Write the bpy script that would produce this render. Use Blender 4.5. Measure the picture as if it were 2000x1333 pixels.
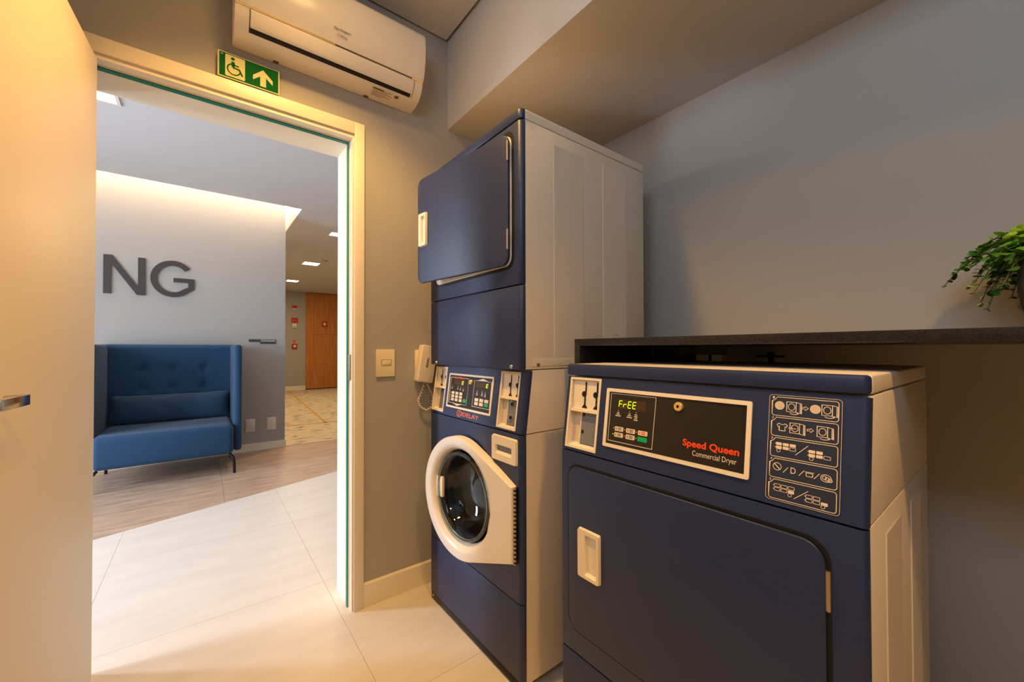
import bpy, bmesh, math, random
from mathutils import Vector, Matrix

scene = bpy.context.scene
for o in list(bpy.data.objects):
    bpy.data.objects.remove(o)
random.seed(7)
PI = math.pi

# ------------------------------------------------------------------ camera
cam_d = bpy.data.cameras.new('camera')
cam_d.sensor_fit = 'HORIZONTAL'
cam_d.sensor_width = 36.0
cam_d.lens = 778.42 / 2000 * 36.0
cam_d.shift_y = 6.09 / 2000
cam_d.clip_start = 0.02
cam = bpy.data.objects.new('camera', cam_d)
scene.collection.objects.link(cam)
_r = Vector((0.78971672, -0.61346693, -0.0024126))
_u = Vector((-0.00526093, -0.01070484, 0.99992886))
_f = Vector((0.61344912, 0.78964785, 0.0116812))
cam.matrix_world = Matrix(((_r.x, _u.x, -_f.x, 0.0), (_r.y, _u.y, -_f.y, 0.0),
                           (_r.z, _u.z, -_f.z, 1.1945), (0, 0, 0, 1)))
scene.camera = cam

# ------------------------------------------------------------------ world, daylight, exposure
world = bpy.data.worlds.new('world')
scene.world = world
world.use_nodes = True
bg = world.node_tree.nodes['Background']
bg.inputs[0].default_value = (0.75, 0.85, 1.0, 1)
bg.inputs[1].default_value = 0.4

vs = scene.view_settings
vs.view_transform = 'Standard'
vs.look = 'None'
vs.gamma = 1.0
vs.use_curve_mapping = False
vs.exposure = 0.0


def area_light(name, loc, direction, sx, sy, power, color, spread=180):
    d = bpy.data.lights.new(name, 'AREA')
    d.shape = 'RECTANGLE'
    d.size, d.size_y = sx, sy
    d.energy = power
    d.color = color
    d.spread = math.radians(spread)
    ob = bpy.data.objects.new(name, d)
    ob.location = loc
    ob.rotation_euler = Vector(direction).to_track_quat('-Z', 'Y').to_euler()
    scene.collection.objects.link(ob)
    return ob


DAY = (0.74, 0.85, 1.0)
# daylight through the two tall windows of the lounge (left, out of frame)
area_light('daylight_window', (-3.55, 4.35, 1.4), (1, -0.5, -0.25), 0.36, 2.2, 100, DAY, spread=140)
area_light('daylight_window', (-3.55, 2.75, 1.4), (1, 0.05, -0.35), 0.7, 2.2, 92, DAY, spread=140)
# added cool fill lamp, set in an unseen window invented for the left wall
area_light('cool_fill_laundry', (-0.78, -0.30, 2.44), (1, 0.05, 0.0), 1.2, 0.52, 13, (0.66, 0.83, 1.0), spread=130)

WARM = (1.0, 0.54, 0.14)

# ------------------------------------------------------------------ materials


def lin(c):
    return tuple(((x / 255) / 12.92 if x / 255 <= 0.04045 else ((x / 255 + 0.055) / 1.055) ** 2.4) for x in c) + (1.0,)


def mat(name, rgb, rough=0.5, metal=0.0, spec=0.5, bump=None, noise=None, emit=None, trans=0.0, ior=1.45, coat=0.0, sheen=0.0):
    """bump=(scale,strength); noise=(scale,rgb2,stretch,lo,hi) mixes a second colour"""
    m = bpy.data.materials.new(name)
    m.use_nodes = True
    nt = m.node_tree
    b = nt.nodes['Principled BSDF']
    b.inputs['Base Color'].default_value = lin(rgb)
    b.inputs['Roughness'].default_value = rough
    b.inputs['Metallic'].default_value = metal
    b.inputs['Specular IOR Level'].default_value = spec
    b.inputs['IOR'].default_value = ior
    b.inputs['Transmission Weight'].default_value = trans
    b.inputs['Coat Weight'].default_value = coat
    b.inputs['Sheen Weight'].default_value = sheen
    if emit:
        b.inputs['Emission Color'].default_value = lin(emit[0])
        b.inputs['Emission Strength'].default_value = emit[1]
    tc = nt.nodes.new('ShaderNodeTexCoord')
    if noise:
        sc, rgb2, stretch, lo, hi = noise
        mp = nt.nodes.new('ShaderNodeMapping')
        mp.inputs['Scale'].default_value = stretch
        nz = nt.nodes.new('ShaderNodeTexNoise')
        nz.inputs['Scale'].default_value = sc
        nz.inputs['Detail'].default_value = 6
        rp = nt.nodes.new('ShaderNodeValToRGB')
        rp.color_ramp.elements[0].position = lo
        rp.color_ramp.elements[1].position = hi
        rp.color_ramp.elements[0].color = lin(rgb)
        rp.color_ramp.elements[1].color = lin(rgb2)
        nt.links.new(tc.outputs['Object'], mp.inputs[0])
        nt.links.new(mp.outputs[0], nz.inputs['Vector'])
        nt.links.new(nz.outputs['Fac'], rp.inputs[0])
        nt.links.new(rp.outputs[0], b.inputs['Base Color'])
    if bump:
        nb = nt.nodes.new('ShaderNodeTexNoise')
        nb.inputs['Scale'].default_value = bump[0]
        nb.inputs['Detail'].default_value = 4
        bp = nt.nodes.new('ShaderNodeBump')
        bp.inputs['Strength'].default_value = bump[1]
        bp.inputs['Distance'].default_value = 0.002
        nt.links.new(tc.outputs['Object'], nb.inputs['Vector'])
        nt.links.new(nb.outputs['Fac'], bp.inputs['Height'])
        nt.links.new(bp.outputs[0], b.inputs['Normal'])
    return m


M = {}
M['wall'] = mat('grey_wall_paint', (172, 169, 165), 0.75, bump=(180, 0.06))
M['ceil'] = mat('ceiling_paint', (200, 198, 196), 0.8)
M['ceil2'] = mat('lounge_ceiling_paint', (210, 210, 212), 0.8)
M['white_wood'] = mat('white_lacquer', (238, 228, 208), 0.35)
M['leaf'] = mat('cream_satin_door', (236, 222, 200), 0.42)
M['seal'] = mat('green_rubber', (10, 120, 104), 0.45)
M['tile'] = mat('cream_porcelain', (222, 215, 207), 0.42, noise=(2.6, (214, 206, 198), (1, 3.5, 1), 0.35, 0.7))
M['grout'] = mat('tile_grout', (206, 196, 182), 0.9)
M['wood_floor'] = mat('wood_look_floor', (196, 168, 146), 0.45, noise=(3.0, (166, 136, 112), (1.4, 5, 1), 0.3, 0.72))
M['oak'] = mat('honey_oak', (202, 134, 62), 0.4, noise=(5, (178, 108, 42), (6, 6, 0.35), 0.35, 0.68))
M['blue'] = mat('navy_powder_coat', (34, 48, 86), 0.42, bump=(900, 0.12))
M['cream'] = mat('almond_enamel', (224, 212, 196), 0.32)
M['plastic'] = mat('cream_plastic', (236, 224, 202), 0.35)
M['white_pl'] = mat('white_plastic', (236, 228, 216), 0.28)
M['black'] = mat('black_rubber_and_shade', (10, 10, 12), 0.6)  # rubber parts, and the painted shade of gaps and openings
M['panel_black'] = mat('black_overlay', (38, 35, 33), 0.3)
M['sticker'] = mat('slate_sticker', (42, 52, 74), 0.4)
M['print'] = mat('cream_print', (236, 216, 190), 0.5)
M['red'] = mat('red_print', (240, 74, 20), 0.5)
M['btn'] = mat('button_white', (226, 208, 180), 0.5)
M['green'] = mat('button_green', (0, 168, 96), 0.4)
M['led'] = mat('led_segment', (150, 220, 10), 0.5, emit=((190, 225, 0), 1.5))
M['brown_lcd'] = mat('unlit_display', (70, 48, 30), 0.3)
M['brass'] = mat('brass_lock', (240, 206, 134), 0.3, metal=0.55)
M['chrome'] = mat('chrome', (215, 212, 210), 0.14, metal=1.0)
M['steel'] = mat('drum_steel', (170, 168, 165), 0.25, metal=1.0)
M['hinge'] = mat('hinge_steel', (190, 170, 140), 0.35, metal=0.9)
M['zinc'] = mat('grey_plate', (122, 124, 130), 0.45)
M['orange'] = mat('orange_decal', (244, 112, 40), 0.5)
M['glass'] = mat('door_glass', (225, 240, 232), 0.02, trans=1.0, ior=1.45)
M['stone'] = mat('dark_granite', (27, 27, 29), 0.25, noise=(330, (50, 50, 52), (1, 1, 1), 0.4, 0.85))
M['sofa'] = mat('blue_velvet', (27, 66, 100), 0.85, bump=(500, 0.25), sheen=0.12)
M['cushion'] = mat('slate_blue_velvet', (32, 62, 90), 0.85, bump=(400, 0.25), sheen=0.1)
M['letter'] = mat('charcoal_letters', (66, 60, 60), 0.5)
M['dark_metal'] = mat('dark_metal', (30, 30, 32), 0.4, metal=0.6)
M['pot'] = mat('concrete_pot', (78, 72, 66), 0.85, bump=(120, 0.6), noise=(40, (54, 48, 44), (1, 1, 1), 0.4, 0.65))
M['leaf_a'] = mat('leaf_lit', (158, 196, 56), 0.5)
M['leaf_b'] = mat('leaf_half_lit', (96, 152, 46), 0.5)
M['leaf_c'] = mat('leaf_shaded', (56, 108, 40), 0.5)
M['stem'] = mat('plant_stem', (84, 96, 40), 0.6)
M['sign_green'] = mat('sign_green', (8, 92, 38), 0.8, spec=0.15)
M['sign_cream'] = mat('sign_cream', (214, 212, 160), 0.8, spec=0.15)
M['alarm_red'] = mat('alarm_red', (190, 26, 22), 0.45)
M['socket'] = mat('socket_white', (232, 226, 216), 0.4)
M['switch'] = mat('switch_ivory', (240, 226, 186), 0.4)
M['switch_key'] = mat('switch_key_grey', (190, 178, 140), 0.4)
M['lamp'] = mat('warm_lamp_panel', (255, 240, 215), 0.5, emit=((255, 226, 180), 6.0))
M['lamp2'] = mat('lounge_lamp_panel', (255, 244, 230), 0.5, emit=((255, 236, 205), 12.0))
M['cove'] = mat('cove_led_strip', (255, 244, 230), 0.5, emit=((255, 222, 184), 44.0))
M['soil'] = mat('soil', (40, 30, 22), 0.95)
M['label'] = mat('pale_label', (226, 214, 194), 0.5)
M['lip_glint'] = mat('painted_lip_glint', (235, 215, 170), 0.22, metal=0.85)  # warm metal tone standing in for the lit lip of the cover
M['dark_print_and_shade'] = mat('dark_print_and_shade', (104, 88, 72), 0.5)  # print, and the painted shade of the cover gap


def carpet_mat():
    m = bpy.data.materials.new('patterned_carpet')
    m.use_nodes = True
    nt = m.node_tree
    b = nt.nodes['Principled BSDF']
    b.inputs['Roughness'].default_value = 0.95
    tc = nt.nodes.new('ShaderNodeTexCoord')
    mp = nt.nodes.new('ShaderNodeMapping')
    mp.inputs['Scale'].default_value = (3.2, 9.0, 1)
    mp.inputs['Rotation'].default_value = (0, 0, 0.06)
    nz = nt.nodes.new('ShaderNodeTexNoise')
    nz.inputs['Scale'].default_value = 1.6
    nz.inputs['Detail'].default_value = 1
    rp = nt.nodes.new('ShaderNodeValToRGB')
    rp.color_ramp.elements[0].position = 0.57
    rp.color_ramp.elements[1].position = 0.64
    rp.color_ramp.elements[0].color = lin((218, 198, 164))
    rp.color_ramp.elements[1].color = lin((150, 138, 128))
    nt.links.new(tc.outputs['Object'], mp.inputs[0])
    nt.links.new(mp.outputs[0], nz.inputs['Vector'])
    nt.links.new(nz.outputs['Fac'], rp.inputs[0])
    nt.links.new(rp.outputs[0], b.inputs['Base Color'])
    return m


M['carpet'] = carpet_mat()
M['gold'] = mat('gold_carpet_line', (206, 164, 84), 0.9)

# ------------------------------------------------------------------ mesh helpers


class Frame:
    def __init__(s, o, a, b, c):
        s.o, s.a, s.b, s.c = Vector(o), Vector(a).normalized(), Vector(b).normalized(), Vector(c).normalized()

    def __call__(s, a, b, c=0.0):
        return s.o + s.a * a + s.b * b + s.c * c


WORLD = Frame((0, 0, 0), (1, 0, 0), (0, 1, 0), (0, 0, 1))


class MB:
    def __init__(s):
        s.v, s.f = [], []

    def add(s, vs_, fs):
        k = len(s.v)
        s.v += [Vector(p) for p in vs_]
        s.f += [tuple(i + k for i in f) for f in fs]
        return s

    def box(s, x0, x1, y0, y1, z0, z1, F=WORLD):
        p = [F(x, y, z) for z in (z0, z1) for y in (y0, y1) for x in (x0, x1)]
        return s.add(p, [(0, 2, 3, 1), (4, 5, 7, 6), (0, 1, 5, 4), (2, 6, 7, 3), (0, 4, 6, 2), (1, 3, 7, 5)])

    def prism(s, poly, h0, h1, F=WORLD):
        n = len(poly)
        p = [F(a, b, h0) for a, b in poly] + [F(a, b, h1) for a, b in poly]
        fs = [tuple(range(n))[::-1], tuple(range(n, 2 * n))]
        fs += [(i, (i + 1) % n, n + (i + 1) % n, n + i) for i in range(n)]
        return s.add(p, fs)

    def ring(s, outer, inner, h0, h1, F=WORLD):
        n = len(outer)
        p = [F(a, b, h) for h in (h0, h1) for lp in (outer, inner) for a, b in lp]
        fs = []
        for i in range(n):
            j = (i + 1) % n
            fs += [(i, j, n + j, n + i), (2 * n + i, 3 * n + i, 3 * n + j, 2 * n + j),
                   (i, 2 * n + i, 2 * n + j, j), (n + i, n + j, 3 * n + j, 3 * n + i)]
        return s.add(p, fs)

    def flat(s, poly, c, F=WORLD):
        return s.add([F(a, b, c) for a, b in poly], [tuple(range(len(poly)))])

    def stroke(s, pts, w, c, F=WORLD, closed=False):
        """a flat printed line on a surface"""
        pts = [Vector(p) for p in pts]
        n = len(pts)
        m = n if closed else n - 1
        L, Rr = [], []
        for i in range(n):
            if closed:
                a, b2 = pts[i - 1], pts[(i + 1) % n]
            else:
                a, b2 = pts[max(i - 1, 0)], pts[min(i + 1, n - 1)]
            d = (b2 - a)
            d = d.normalized() if d.length else Vector((1, 0))
            k = 1.0
            if (closed or 0 < i < n - 1):
                e = (pts[i] - a)
                if e.length:
                    k = 1 / max(0.5, abs(e.normalized().dot(d)))
            nn = Vector((-d.y, d.x)) * w / 2 * k
            L.append(pts[i] + nn)
            Rr.append(pts[i] - nn)
        vs_ = [F(p.x, p.y, c) for p in L] + [F(p.x, p.y, c) for p in Rr]
        return s.add(vs_, [(i, (i + 1) % n, n + (i + 1) % n, n + i) for i in range(m)])

    def tube(s, path, r, n=8, cap=True):
        path = [Vector(p) for p in path]
        rs = r if isinstance(r, (list, tuple)) else [r] * len(path)
        t0 = (path[1] - path[0]).normalized()
        up = Vector((0, 0, 1)) if abs(t0.z) < 0.9 else Vector((1, 0, 0))
        a = t0.cross(up).normalized()
        vs_, fs = [], []
        for i, p in enumerate(path):
            t = (path[min(i + 1, len(path) - 1)] - path[max(i - 1, 0)]).normalized()
            a = (a - t * a.dot(t)).normalized()
            b = t.cross(a)
            for k in range(n):
                an = 2 * PI * k / n
                vs_.append(p + (a * math.cos(an) + b * math.sin(an)) * rs[i])
        for i in range(len(path) - 1):
            for k in range(n):
                j = (k + 1) % n
                fs.append((i * n + k, i * n + j, (i + 1) * n + j, (i + 1) * n + k))
        if cap:
            fs.append(tuple(range(n))[::-1])
            fs.append(tuple(range((len(path) - 1) * n, len(path) * n)))
        return s.add(vs_, fs)

    def lathe(s, prof, F, n=48, closed=False):
        """prof: (radius, height along F.c) pairs"""
        vs_, fs = [], []
        for r, h in prof:
            for k in range(n):
                an = 2 * PI * k / n
                vs_.append(F(r * math.cos(an), r * math.sin(an), h))
        m = len(prof)
        for i in range(m if closed else m - 1):
            i2 = (i + 1) % m
            for k in range(n):
                j = (k + 1) % n
                fs.append((i * n + k, i * n + j, i2 * n + j, i2 * n + k))
        return s.add(vs_, fs)


def rrect(a0, a1, b0, b1, r, n=5):
    rs = r if isinstance(r, (list, tuple)) else [r] * 4
    out = []
    for (cx, cy, sa, rr) in ((a0, b0, PI, rs[0]), (a1, b0, 1.5 * PI, rs[1]), (a1, b1, 0, rs[2]), (a0, b1, 0.5 * PI, rs[3])):
        x = cx + rr if cx == a0 else cx - rr
        y = cy + rr if cy == b0 else cy - rr
        for k in range(n + 1):
            an = sa + 0.5 * PI * k / n
            out.append((x + rr * math.cos(an), y + rr * math.sin(an)))
    return out


def circ(cx, cy, r, n=24, ry=None):
    ry = ry or r
    return [(cx + r * math.cos(2 * PI * k / n), cy + ry * math.sin(2 * PI * k / n)) for k in range(n)]


def arc(cx, cy, r, a0, a1, n=12, ry=None):
    ry = ry or r
    return [(cx + r * math.cos(a0 + (a1 - a0) * k / n), cy + ry * math.sin(a0 + (a1 - a0) * k / n)) for k in range(n + 1)]


ORG = {}


def tag(o, label=None, cat=None, group=None, kind=None):
    if label:
        o['label'] = label
    if cat:
        o['category'] = cat
    if group:
        o['group'] = group
    if kind:
        o['kind'] = kind
    return o


def thing(name, loc, label, cat, group=None, kind=None):
    o = bpy.data.objects.new(name, None)
    o.empty_display_size = 0.1
    o.location = loc
    scene.collection.objects.link(o)
    ORG[o.name] = Vector(loc)
    return tag(o, label, cat, group, kind)


def mk(name, mb, m, parent=None, bevel=0.0, seg=2, smooth=35, origin=None, label=None, cat=None, group=None, kind=None, fix=True):
    if parent is not None:
        org = ORG[parent.name]
    elif origin is not None:
        org = Vector(origin)
    else:
        xs_ = [v.x for v in mb.v]; ys_ = [v.y for v in mb.v]; zs_ = [v.z for v in mb.v]
        org = Vector(((min(xs_) + max(xs_)) / 2, (min(ys_) + max(ys_)) / 2, min(zs_)))
    bm = bmesh.new()
    vv = [bm.verts.new(p - org) for p in mb.v]
    for f in mb.f:
        try:
            bm.faces.new([vv[i] for i in f])
        except ValueError:
            pass
    if fix:
        bmesh.ops.remove_doubles(bm, verts=bm.verts, dist=1e-6)
        bmesh.ops.recalc_face_normals(bm, faces=bm.faces)
    if bevel:
        ed = [e for e in bm.edges if len(e.link_faces) == 2 and e.calc_face_angle(0) > math.radians(40)]
        bmesh.ops.bevel(bm, geom=ed, offset=bevel, segments=seg, profile=0.5, affect='EDGES', clamp_overlap=True)
    me = bpy.data.meshes.new(name)
    bm.to_mesh(me)
    bm.free()
    if smooth:
        me.polygons.foreach_set('use_smooth', [True] * len(me.polygons))
        me.set_sharp_from_angle(angle=math.radians(smooth))
    me.materials.append(m)
    o = bpy.data.objects.new(name, me)
    scene.collection.objects.link(o)
    if parent is not None:
        o.parent = parent
    else:
        o.location = org
    ORG[o.name] = org
    return tag(o, label, cat, group, kind)


def box(name, x0, x1, y0, y1, z0, z1, m, parent=None, **k):
    return mk(name, MB().box(x0, x1, y0, y1, z0, z1), m, parent, **k)


def text(mb, s, F, a0, a1, b0, b1, c, bold=0.0, shear=0.0):
    cu = bpy.data.curves.new('t', 'FONT')
    cu.body = s
    cu.offset = bold
    cu.shear = shear
    cu.resolution_u = 3
    ob = bpy.data.objects.new('t', cu)
    scene.collection.objects.link(ob)
    dg = bpy.context.evaluated_depsgraph_get()
    me = bpy.data.meshes.new_from_object(ob.evaluated_get(dg))
    xs_ = [v.co.x for v in me.vertices]; ys_ = [v.co.y for v in me.vertices]
    x0, x1, y0, y1 = min(xs_), max(xs_), min(ys_), max(ys_)
    pts = [F(a0 + (v.co.x - x0) / (x1 - x0) * (a1 - a0), b0 + (v.co.y - y0) / (y1 - y0) * (b1 - b0), c) for v in me.vertices]
    mb.add(pts, [tuple(p.vertices) for p in me.polygons])
    bpy.data.objects.remove(ob)
    bpy.data.curves.remove(cu)
    bpy.data.meshes.remove(me)
    return mb


def clip(poly, a, b, c):
    """keep the part of poly with a*x+b*y>=c"""
    out = []
    for i in range(len(poly)):
        p, q = poly[i], poly[(i + 1) % len(poly)]
        dp, dq = a * p[0] + b * p[1] - c, a * q[0] + b * q[1] - c
        if dp >= 0:
            out.append(p)
        if dp * dq < 0:
            t = dp / (dp - dq)
            out.append((p[0] + t * (q[0] - p[0]), p[1] + t * (q[1] - p[1])))
    return out


# ------------------------------------------------------------------ dimensions of the place
YB = 1.8945           # room face of the wall with the door
YB2 = 2.112           # lounge face of that wall
XW = 1.829            # right wall
XL = -0.80            # left wall
YR = -3.0            # wall behind the camera
ZC = 2.847            # room ceiling
ZS = 2.374            # underside of the bulkhead
XS = 1.036            # front of the bulkhead
DX0, DX1, DZ = -0.328, 0.5376, 2.165   # door opening
ZL = 2.88             # lounge ceiling
YN = 5.59             # lounge wall with letters
XN = 0.805            # its end
YF = 13.0             # far wall
XR = 4.6
XLL = -3.6


def struct(name, mb, m, **k):
    o = mk(name, mb, m, kind='structure', **k)
    return o


# ---- walls of the laundry room
b = MB()
b.box(XLL - 0.1, DX0 - 0.01, YB, YB2, 0, 3.3)
b.box(DX1 + 0.01, XR + 0.1, YB, YB2, 0, 3.3)
b.box(DX0 - 0.01, DX1 + 0.01, YB, YB2, DZ + 0.01, 3.3)
struct('wall_back', b, M['wall'], smooth=0)
struct('wall_right', MB().box(XW, XW + 0.1, YR, YB, 0, 3.0), M['wall'], smooth=0)
wl_ = MB().box(XL - 0.1, XL, YR, -1.0, 0, 3.0).box(XL - 0.1, XL, 0.4, YB, 0, 3.0).box(XL - 0.1, XL, -1.0, 0.4, 0, 2.12).box(XL - 0.1, XL, -1.0, 0.4, 2.75, 3.0)
struct('wall_left', wl_, M['wall'], smooth=0)
struct('window_3', MB().ring([(-1.0, 2.12), (0.4, 2.12), (0.4, 2.75), (-1.0, 2.75)], [(-0.96, 2.16), (0.36, 2.16), (0.36, 2.71), (-0.96, 2.71)], XL - 0.08, XL - 0.03, Frame((0, 0, 0), (0, 1, 0), (0, 0, 1), (1, 0, 0))), M['white_wood'], smooth=0)  # unseen window added to carry the cool fill light
struct('wall_rear', MB().box(XL - 0.1, XW + 0.1, YR - 0.1, YR, 0, 3.0), M['wall'], smooth=0)
# ceiling with a shadow gap all round
struct('ceiling', MB().box(XL + 0.012, XS - 0.014, YR + 0.012, YB - 0.012, ZC, ZC + 0.05), M['ceil'], smooth=0)
struct('ceiling_slab', MB().box(XL - 0.1, XW + 0.1, YR - 0.1, YB, 3.0, 3.06), M['ceil'], smooth=0)
struct('lip_glint_1', MB().box(XS, XW, YR, YB, ZS, 3.0), M['ceil'], smooth=0, label='grey bulkhead box running under the ceiling above the machines')

# ---- baseboard
pb = [(YB, 0.0), (YB - 0.014, 0.0), (YB - 0.014, 0.104), (YB - 0.009, 0.1095), (YB, 0.1095)]
Fx = Frame((0, 0, 0), (0, 1, 0), (0, 0, 1), (1, 0, 0))
struct('baseboard_back', MB().prism(pb, 0.593, XW, Fx), M['white_wood'], smooth=0)
struct('baseboard_left', MB().box(XL, XL + 0.014, YR, YB - 0.05, 0, 0.11), M['white_wood'], smooth=0)

# ---- floor: a slab with separate large tiles, wood-look boards and carpet
floor = struct('floor', MB().box(XLL - 0.1, XR + 0.1, YR - 0.1, YF + 0.2, -0.12, -0.004), M['grout'], smooth=0, origin=(0, 0, 0))
la, lb = (-0.515, 3.606), (1.042, 4.146)       # oblique edge between tile and wood
dx, dy = lb[0] - la[0], lb[1] - la[1]
ln = math.hypot(dx, dy)
na, nb_ = -dy / ln, dx / ln
nc = na * la[0] + nb_ * la[1]
T = 0.9
i0 = -5
for ix in range(-5, 6):
    for iy in range(-4, 8):
        x0, y0 = 0.498 + ix * T, 1.325 + iy * T - T
        if x0 + T < XLL or x0 > XR or y0 > 6 or y0 + T < YR:
            continue
        if y0 + T < YB and (x0 > XW or x0 + T < XL):
            continue
        g = 0.0006
        poly = [(x0 + g, y0 + g), (x0 + T - g, y0 + g), (x0 + T - g, y0 + T - g), (x0 + g, y0 + T - g)]
        poly = clip(poly, -na, -nb_, -nc + 0.001)
        poly = clip(poly, -1, 0, -XR)
        poly = clip(poly, 1, 0, XLL)
        if len(poly) > 2:
            mk('floor_tile', MB().prism(poly, -0.012, 0.0), M['tile'], floor, smooth=0)
for ix in range(-4, 5):
    for iy in range(0, 5):
        x0, y0 = 0.145 + ix * 1.2, 3.15 + iy * 0.6
        g = 0.001
        poly = [(x0 + g, y0 + g), (x0 + 1.2 - g, y0 + g), (x0 + 1.2 - g, y0 + 0.6 - g), (x0 + g, y0 + 0.6 - g)]
        poly = clip(poly, na, nb_, nc + 0.001)
        poly = clip(poly, 0, -1, -5.60)
        poly = clip(poly, -1, 0, -XR)
        poly = clip(poly, 1, 0, XLL)
        if len(poly) > 2:
            mk('wood_board', MB().prism(poly, -0.012, 0.0), M['wood_floor'], floor, smooth=0)
carpet = mk('carpet', MB().box(XN - 0.1, XR, 5.602, YF + 0.1, -0.02, 0.004), M['carpet'], smooth=0, origin=(2.6, 9, 0), kind='structure',
            label='beige patterned carpet with grey dashes and gold lines in the far corridor')
gl = MB()
gl.stroke([(0.85, 7.06), (4.5, 6.75)], 0.05, 0.0055)
gl.stroke([(1.58, 6.93), (1.95, 12.8)], 0.04, 0.0055)
mk('gold_line', gl, M['gold'], carpet, smooth=0)

# ---- lounge shell
struct('wall_lounge', MB().box(XLL, XN, YN, YF, 0, 3.3), M['wall'], smooth=0, label='pale grey lounge wall carrying dark letters above the blue sofa')
struct('baseboard_lounge', MB().box(XLL, XN + 0.012, YN - 0.014, YN, 0, 0.087).box(XN, XN + 0.012, YN, YF, 0, 0.087), M['white_wood'], smooth=0)
struct('wall_far', MB().box(XN, XR, YF, YF + 0.1, 0, 3.3), M['wall'], smooth=0)
struct('baseboard_far', MB().box(XN, 2.40, YF - 0.015, YF, 0, 0.13), M['white_wood'], smooth=0)
struct('wall_corridor', MB().box(XR, XR + 0.1, YB2, YF, 0, 3.3), M['wall'], smooth=0)
# window wall of the lounge with two tall openings
ww = MB()
cuts = [(YB2, 2.4), (3.1, 4.1), (4.6, YF)]
for a_, b_ in cuts:
    ww.box(XLL - 0.1, XLL, a_, b_, 0, 3.3)
for a_, b_ in ((2.4, 3.1), (4.1, 4.6)):
    ww.box(XLL - 0.1, XLL, a_, b_, 0, 0.28).box(XLL - 0.1, XLL, a_, b_, 2.52, 3.3)
struct('wall_window', ww, M['wall'], smooth=0)
for i, (a_, b_) in enumerate(((2.4, 3.1), (4.1, 4.6))):
    wf = MB().ring([(a_, 0.28), (b_, 0.28), (b_, 2.52), (a_, 2.52)], [(a_ + .04, .32), (b_ - .04, .32), (b_ - .04, 2.48), (a_ + .04, 2.48)],
                   XLL - 0.09, XLL - 0.03, Frame((0, 0, 0), (0, 1, 0), (0, 0, 1), (1, 0, 0)))
    struct('window_%d' % (i + 1), wf, M['white_wood'], smooth=0)
# ceiling of the lounge with an L-shaped cove slot along the lettered wall
SY, SX, SE = 5.32, 0.935, 7.4
lc = MB()
lc.box(XLL, XR, YB2, SY, ZL, ZL + 0.06)
lc.box(SX, XR, SY, YF, ZL, ZL + 0.06)
lc.box(XN, SX, SE, YF, ZL, ZL + 0.06)
lc.box(XLL, SX + 0.06, SY - 0.06, SY, ZL + 0.06, 3.3)
lc.box(SX, SX + 0.06, SY, SE, ZL + 0.06, 3.3)
lc.box(XN, SX + 0.06, SE, SE + 0.06, ZL + 0.06, 3.3)
lc.box(XLL, SX + 0.06, SY - 0.06, SE, 3.3, 3.34)
struct('ceiling_lounge', lc, M['ceil2'], smooth=0)
st = MB().box(XLL + 0.2, SX - 0.03, SY + 0.01, SY + 0.05, 3.20, 3.22).box(SX - 0.05, SX - 0.015, SY + 0.05, SE - 0.1, 3.20, 3.22)
mk('cove_light', st, M['cove'], smooth=0, label='warm hidden light strip in the ceiling slot above the lettered wall', cat='light')

# ---- corridor ceiling lamps
def ceiling_lamp(x0, x1, y0, y1, z, label, group, m, power=0):
    t = thing('ceiling_lamp', ((x0 + x1) / 2, (y0 + y1) / 2, z), label, 'ceiling lamp', group)
    o = [(x0 - .02, y0 - .02), (x1 + .02, y0 - .02), (x1 + .02, y1 + .02), (x0 - .02, y1 + .02)]
    i_ = [(x0, y0), (x1, y0), (x1, y1), (x0, y1)]
    mk('frame', MB().ring(o, i_, z - 0.008, z), M['white_pl'], t, smooth=0)
    mk('diffuser', MB().box(x0, x1, y0, y1, z - 0.005, z - 0.0005), m, t, smooth=0)
    if power:
        area_light('lamp_light', ((x0 + x1) / 2, (y0 + y1) / 2, z - 0.012), (0, 0, -1), x1 - x0, y1 - y0, power, (1.0, 0.70, 0.38))
    return t


ceiling_lamp(-0.76, -0.47, 3.50, 3.79, ZL, 'square recessed lamp in the lounge ceiling just beyond the doorway', 'recessed lamps', M['lamp2'])
ceiling_lamp(1.46, 1.74, 6.08, 6.26, ZL, 'recessed corridor lamp nearest the glowing cove, half hidden by the door jamb', 'recessed lamps', M['lamp2'], 26)
ceiling_lamp(1.54, 1.81, 8.45, 8.72, ZL, 'middle recessed corridor lamp with a small sprinkler beside it', 'recessed lamps', M['lamp2'], 26)
ceiling_lamp(1.62, 1.86, 10.9, 11.15, ZL, 'farthest recessed corridor lamp in front of the oak door', 'recessed lamps', M['lamp2'], 26)
t = thing('sprinkler', (1.83, 8.15, ZL), 'small brass sprinkler head on the corridor ceiling', 'sprinkler')
Fd = Frame((1.83, 8.15, ZL), (1, 0, 0), (0, 1, 0), (0, 0, -1))
mk('escutcheon', MB().lathe([(0.0, 0.004), (0.05, 0.004), (0.055, 0.0)], Fd, 16), M['chrome'], t)
mk('head', MB().lathe([(0.018, 0.0), (0.018, 0.03), (0.006, 0.04), (0.006, 0.055), (0.03, 0.058), (0.0, 0.06)], Fd, 12), M['brass'], t)

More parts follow.
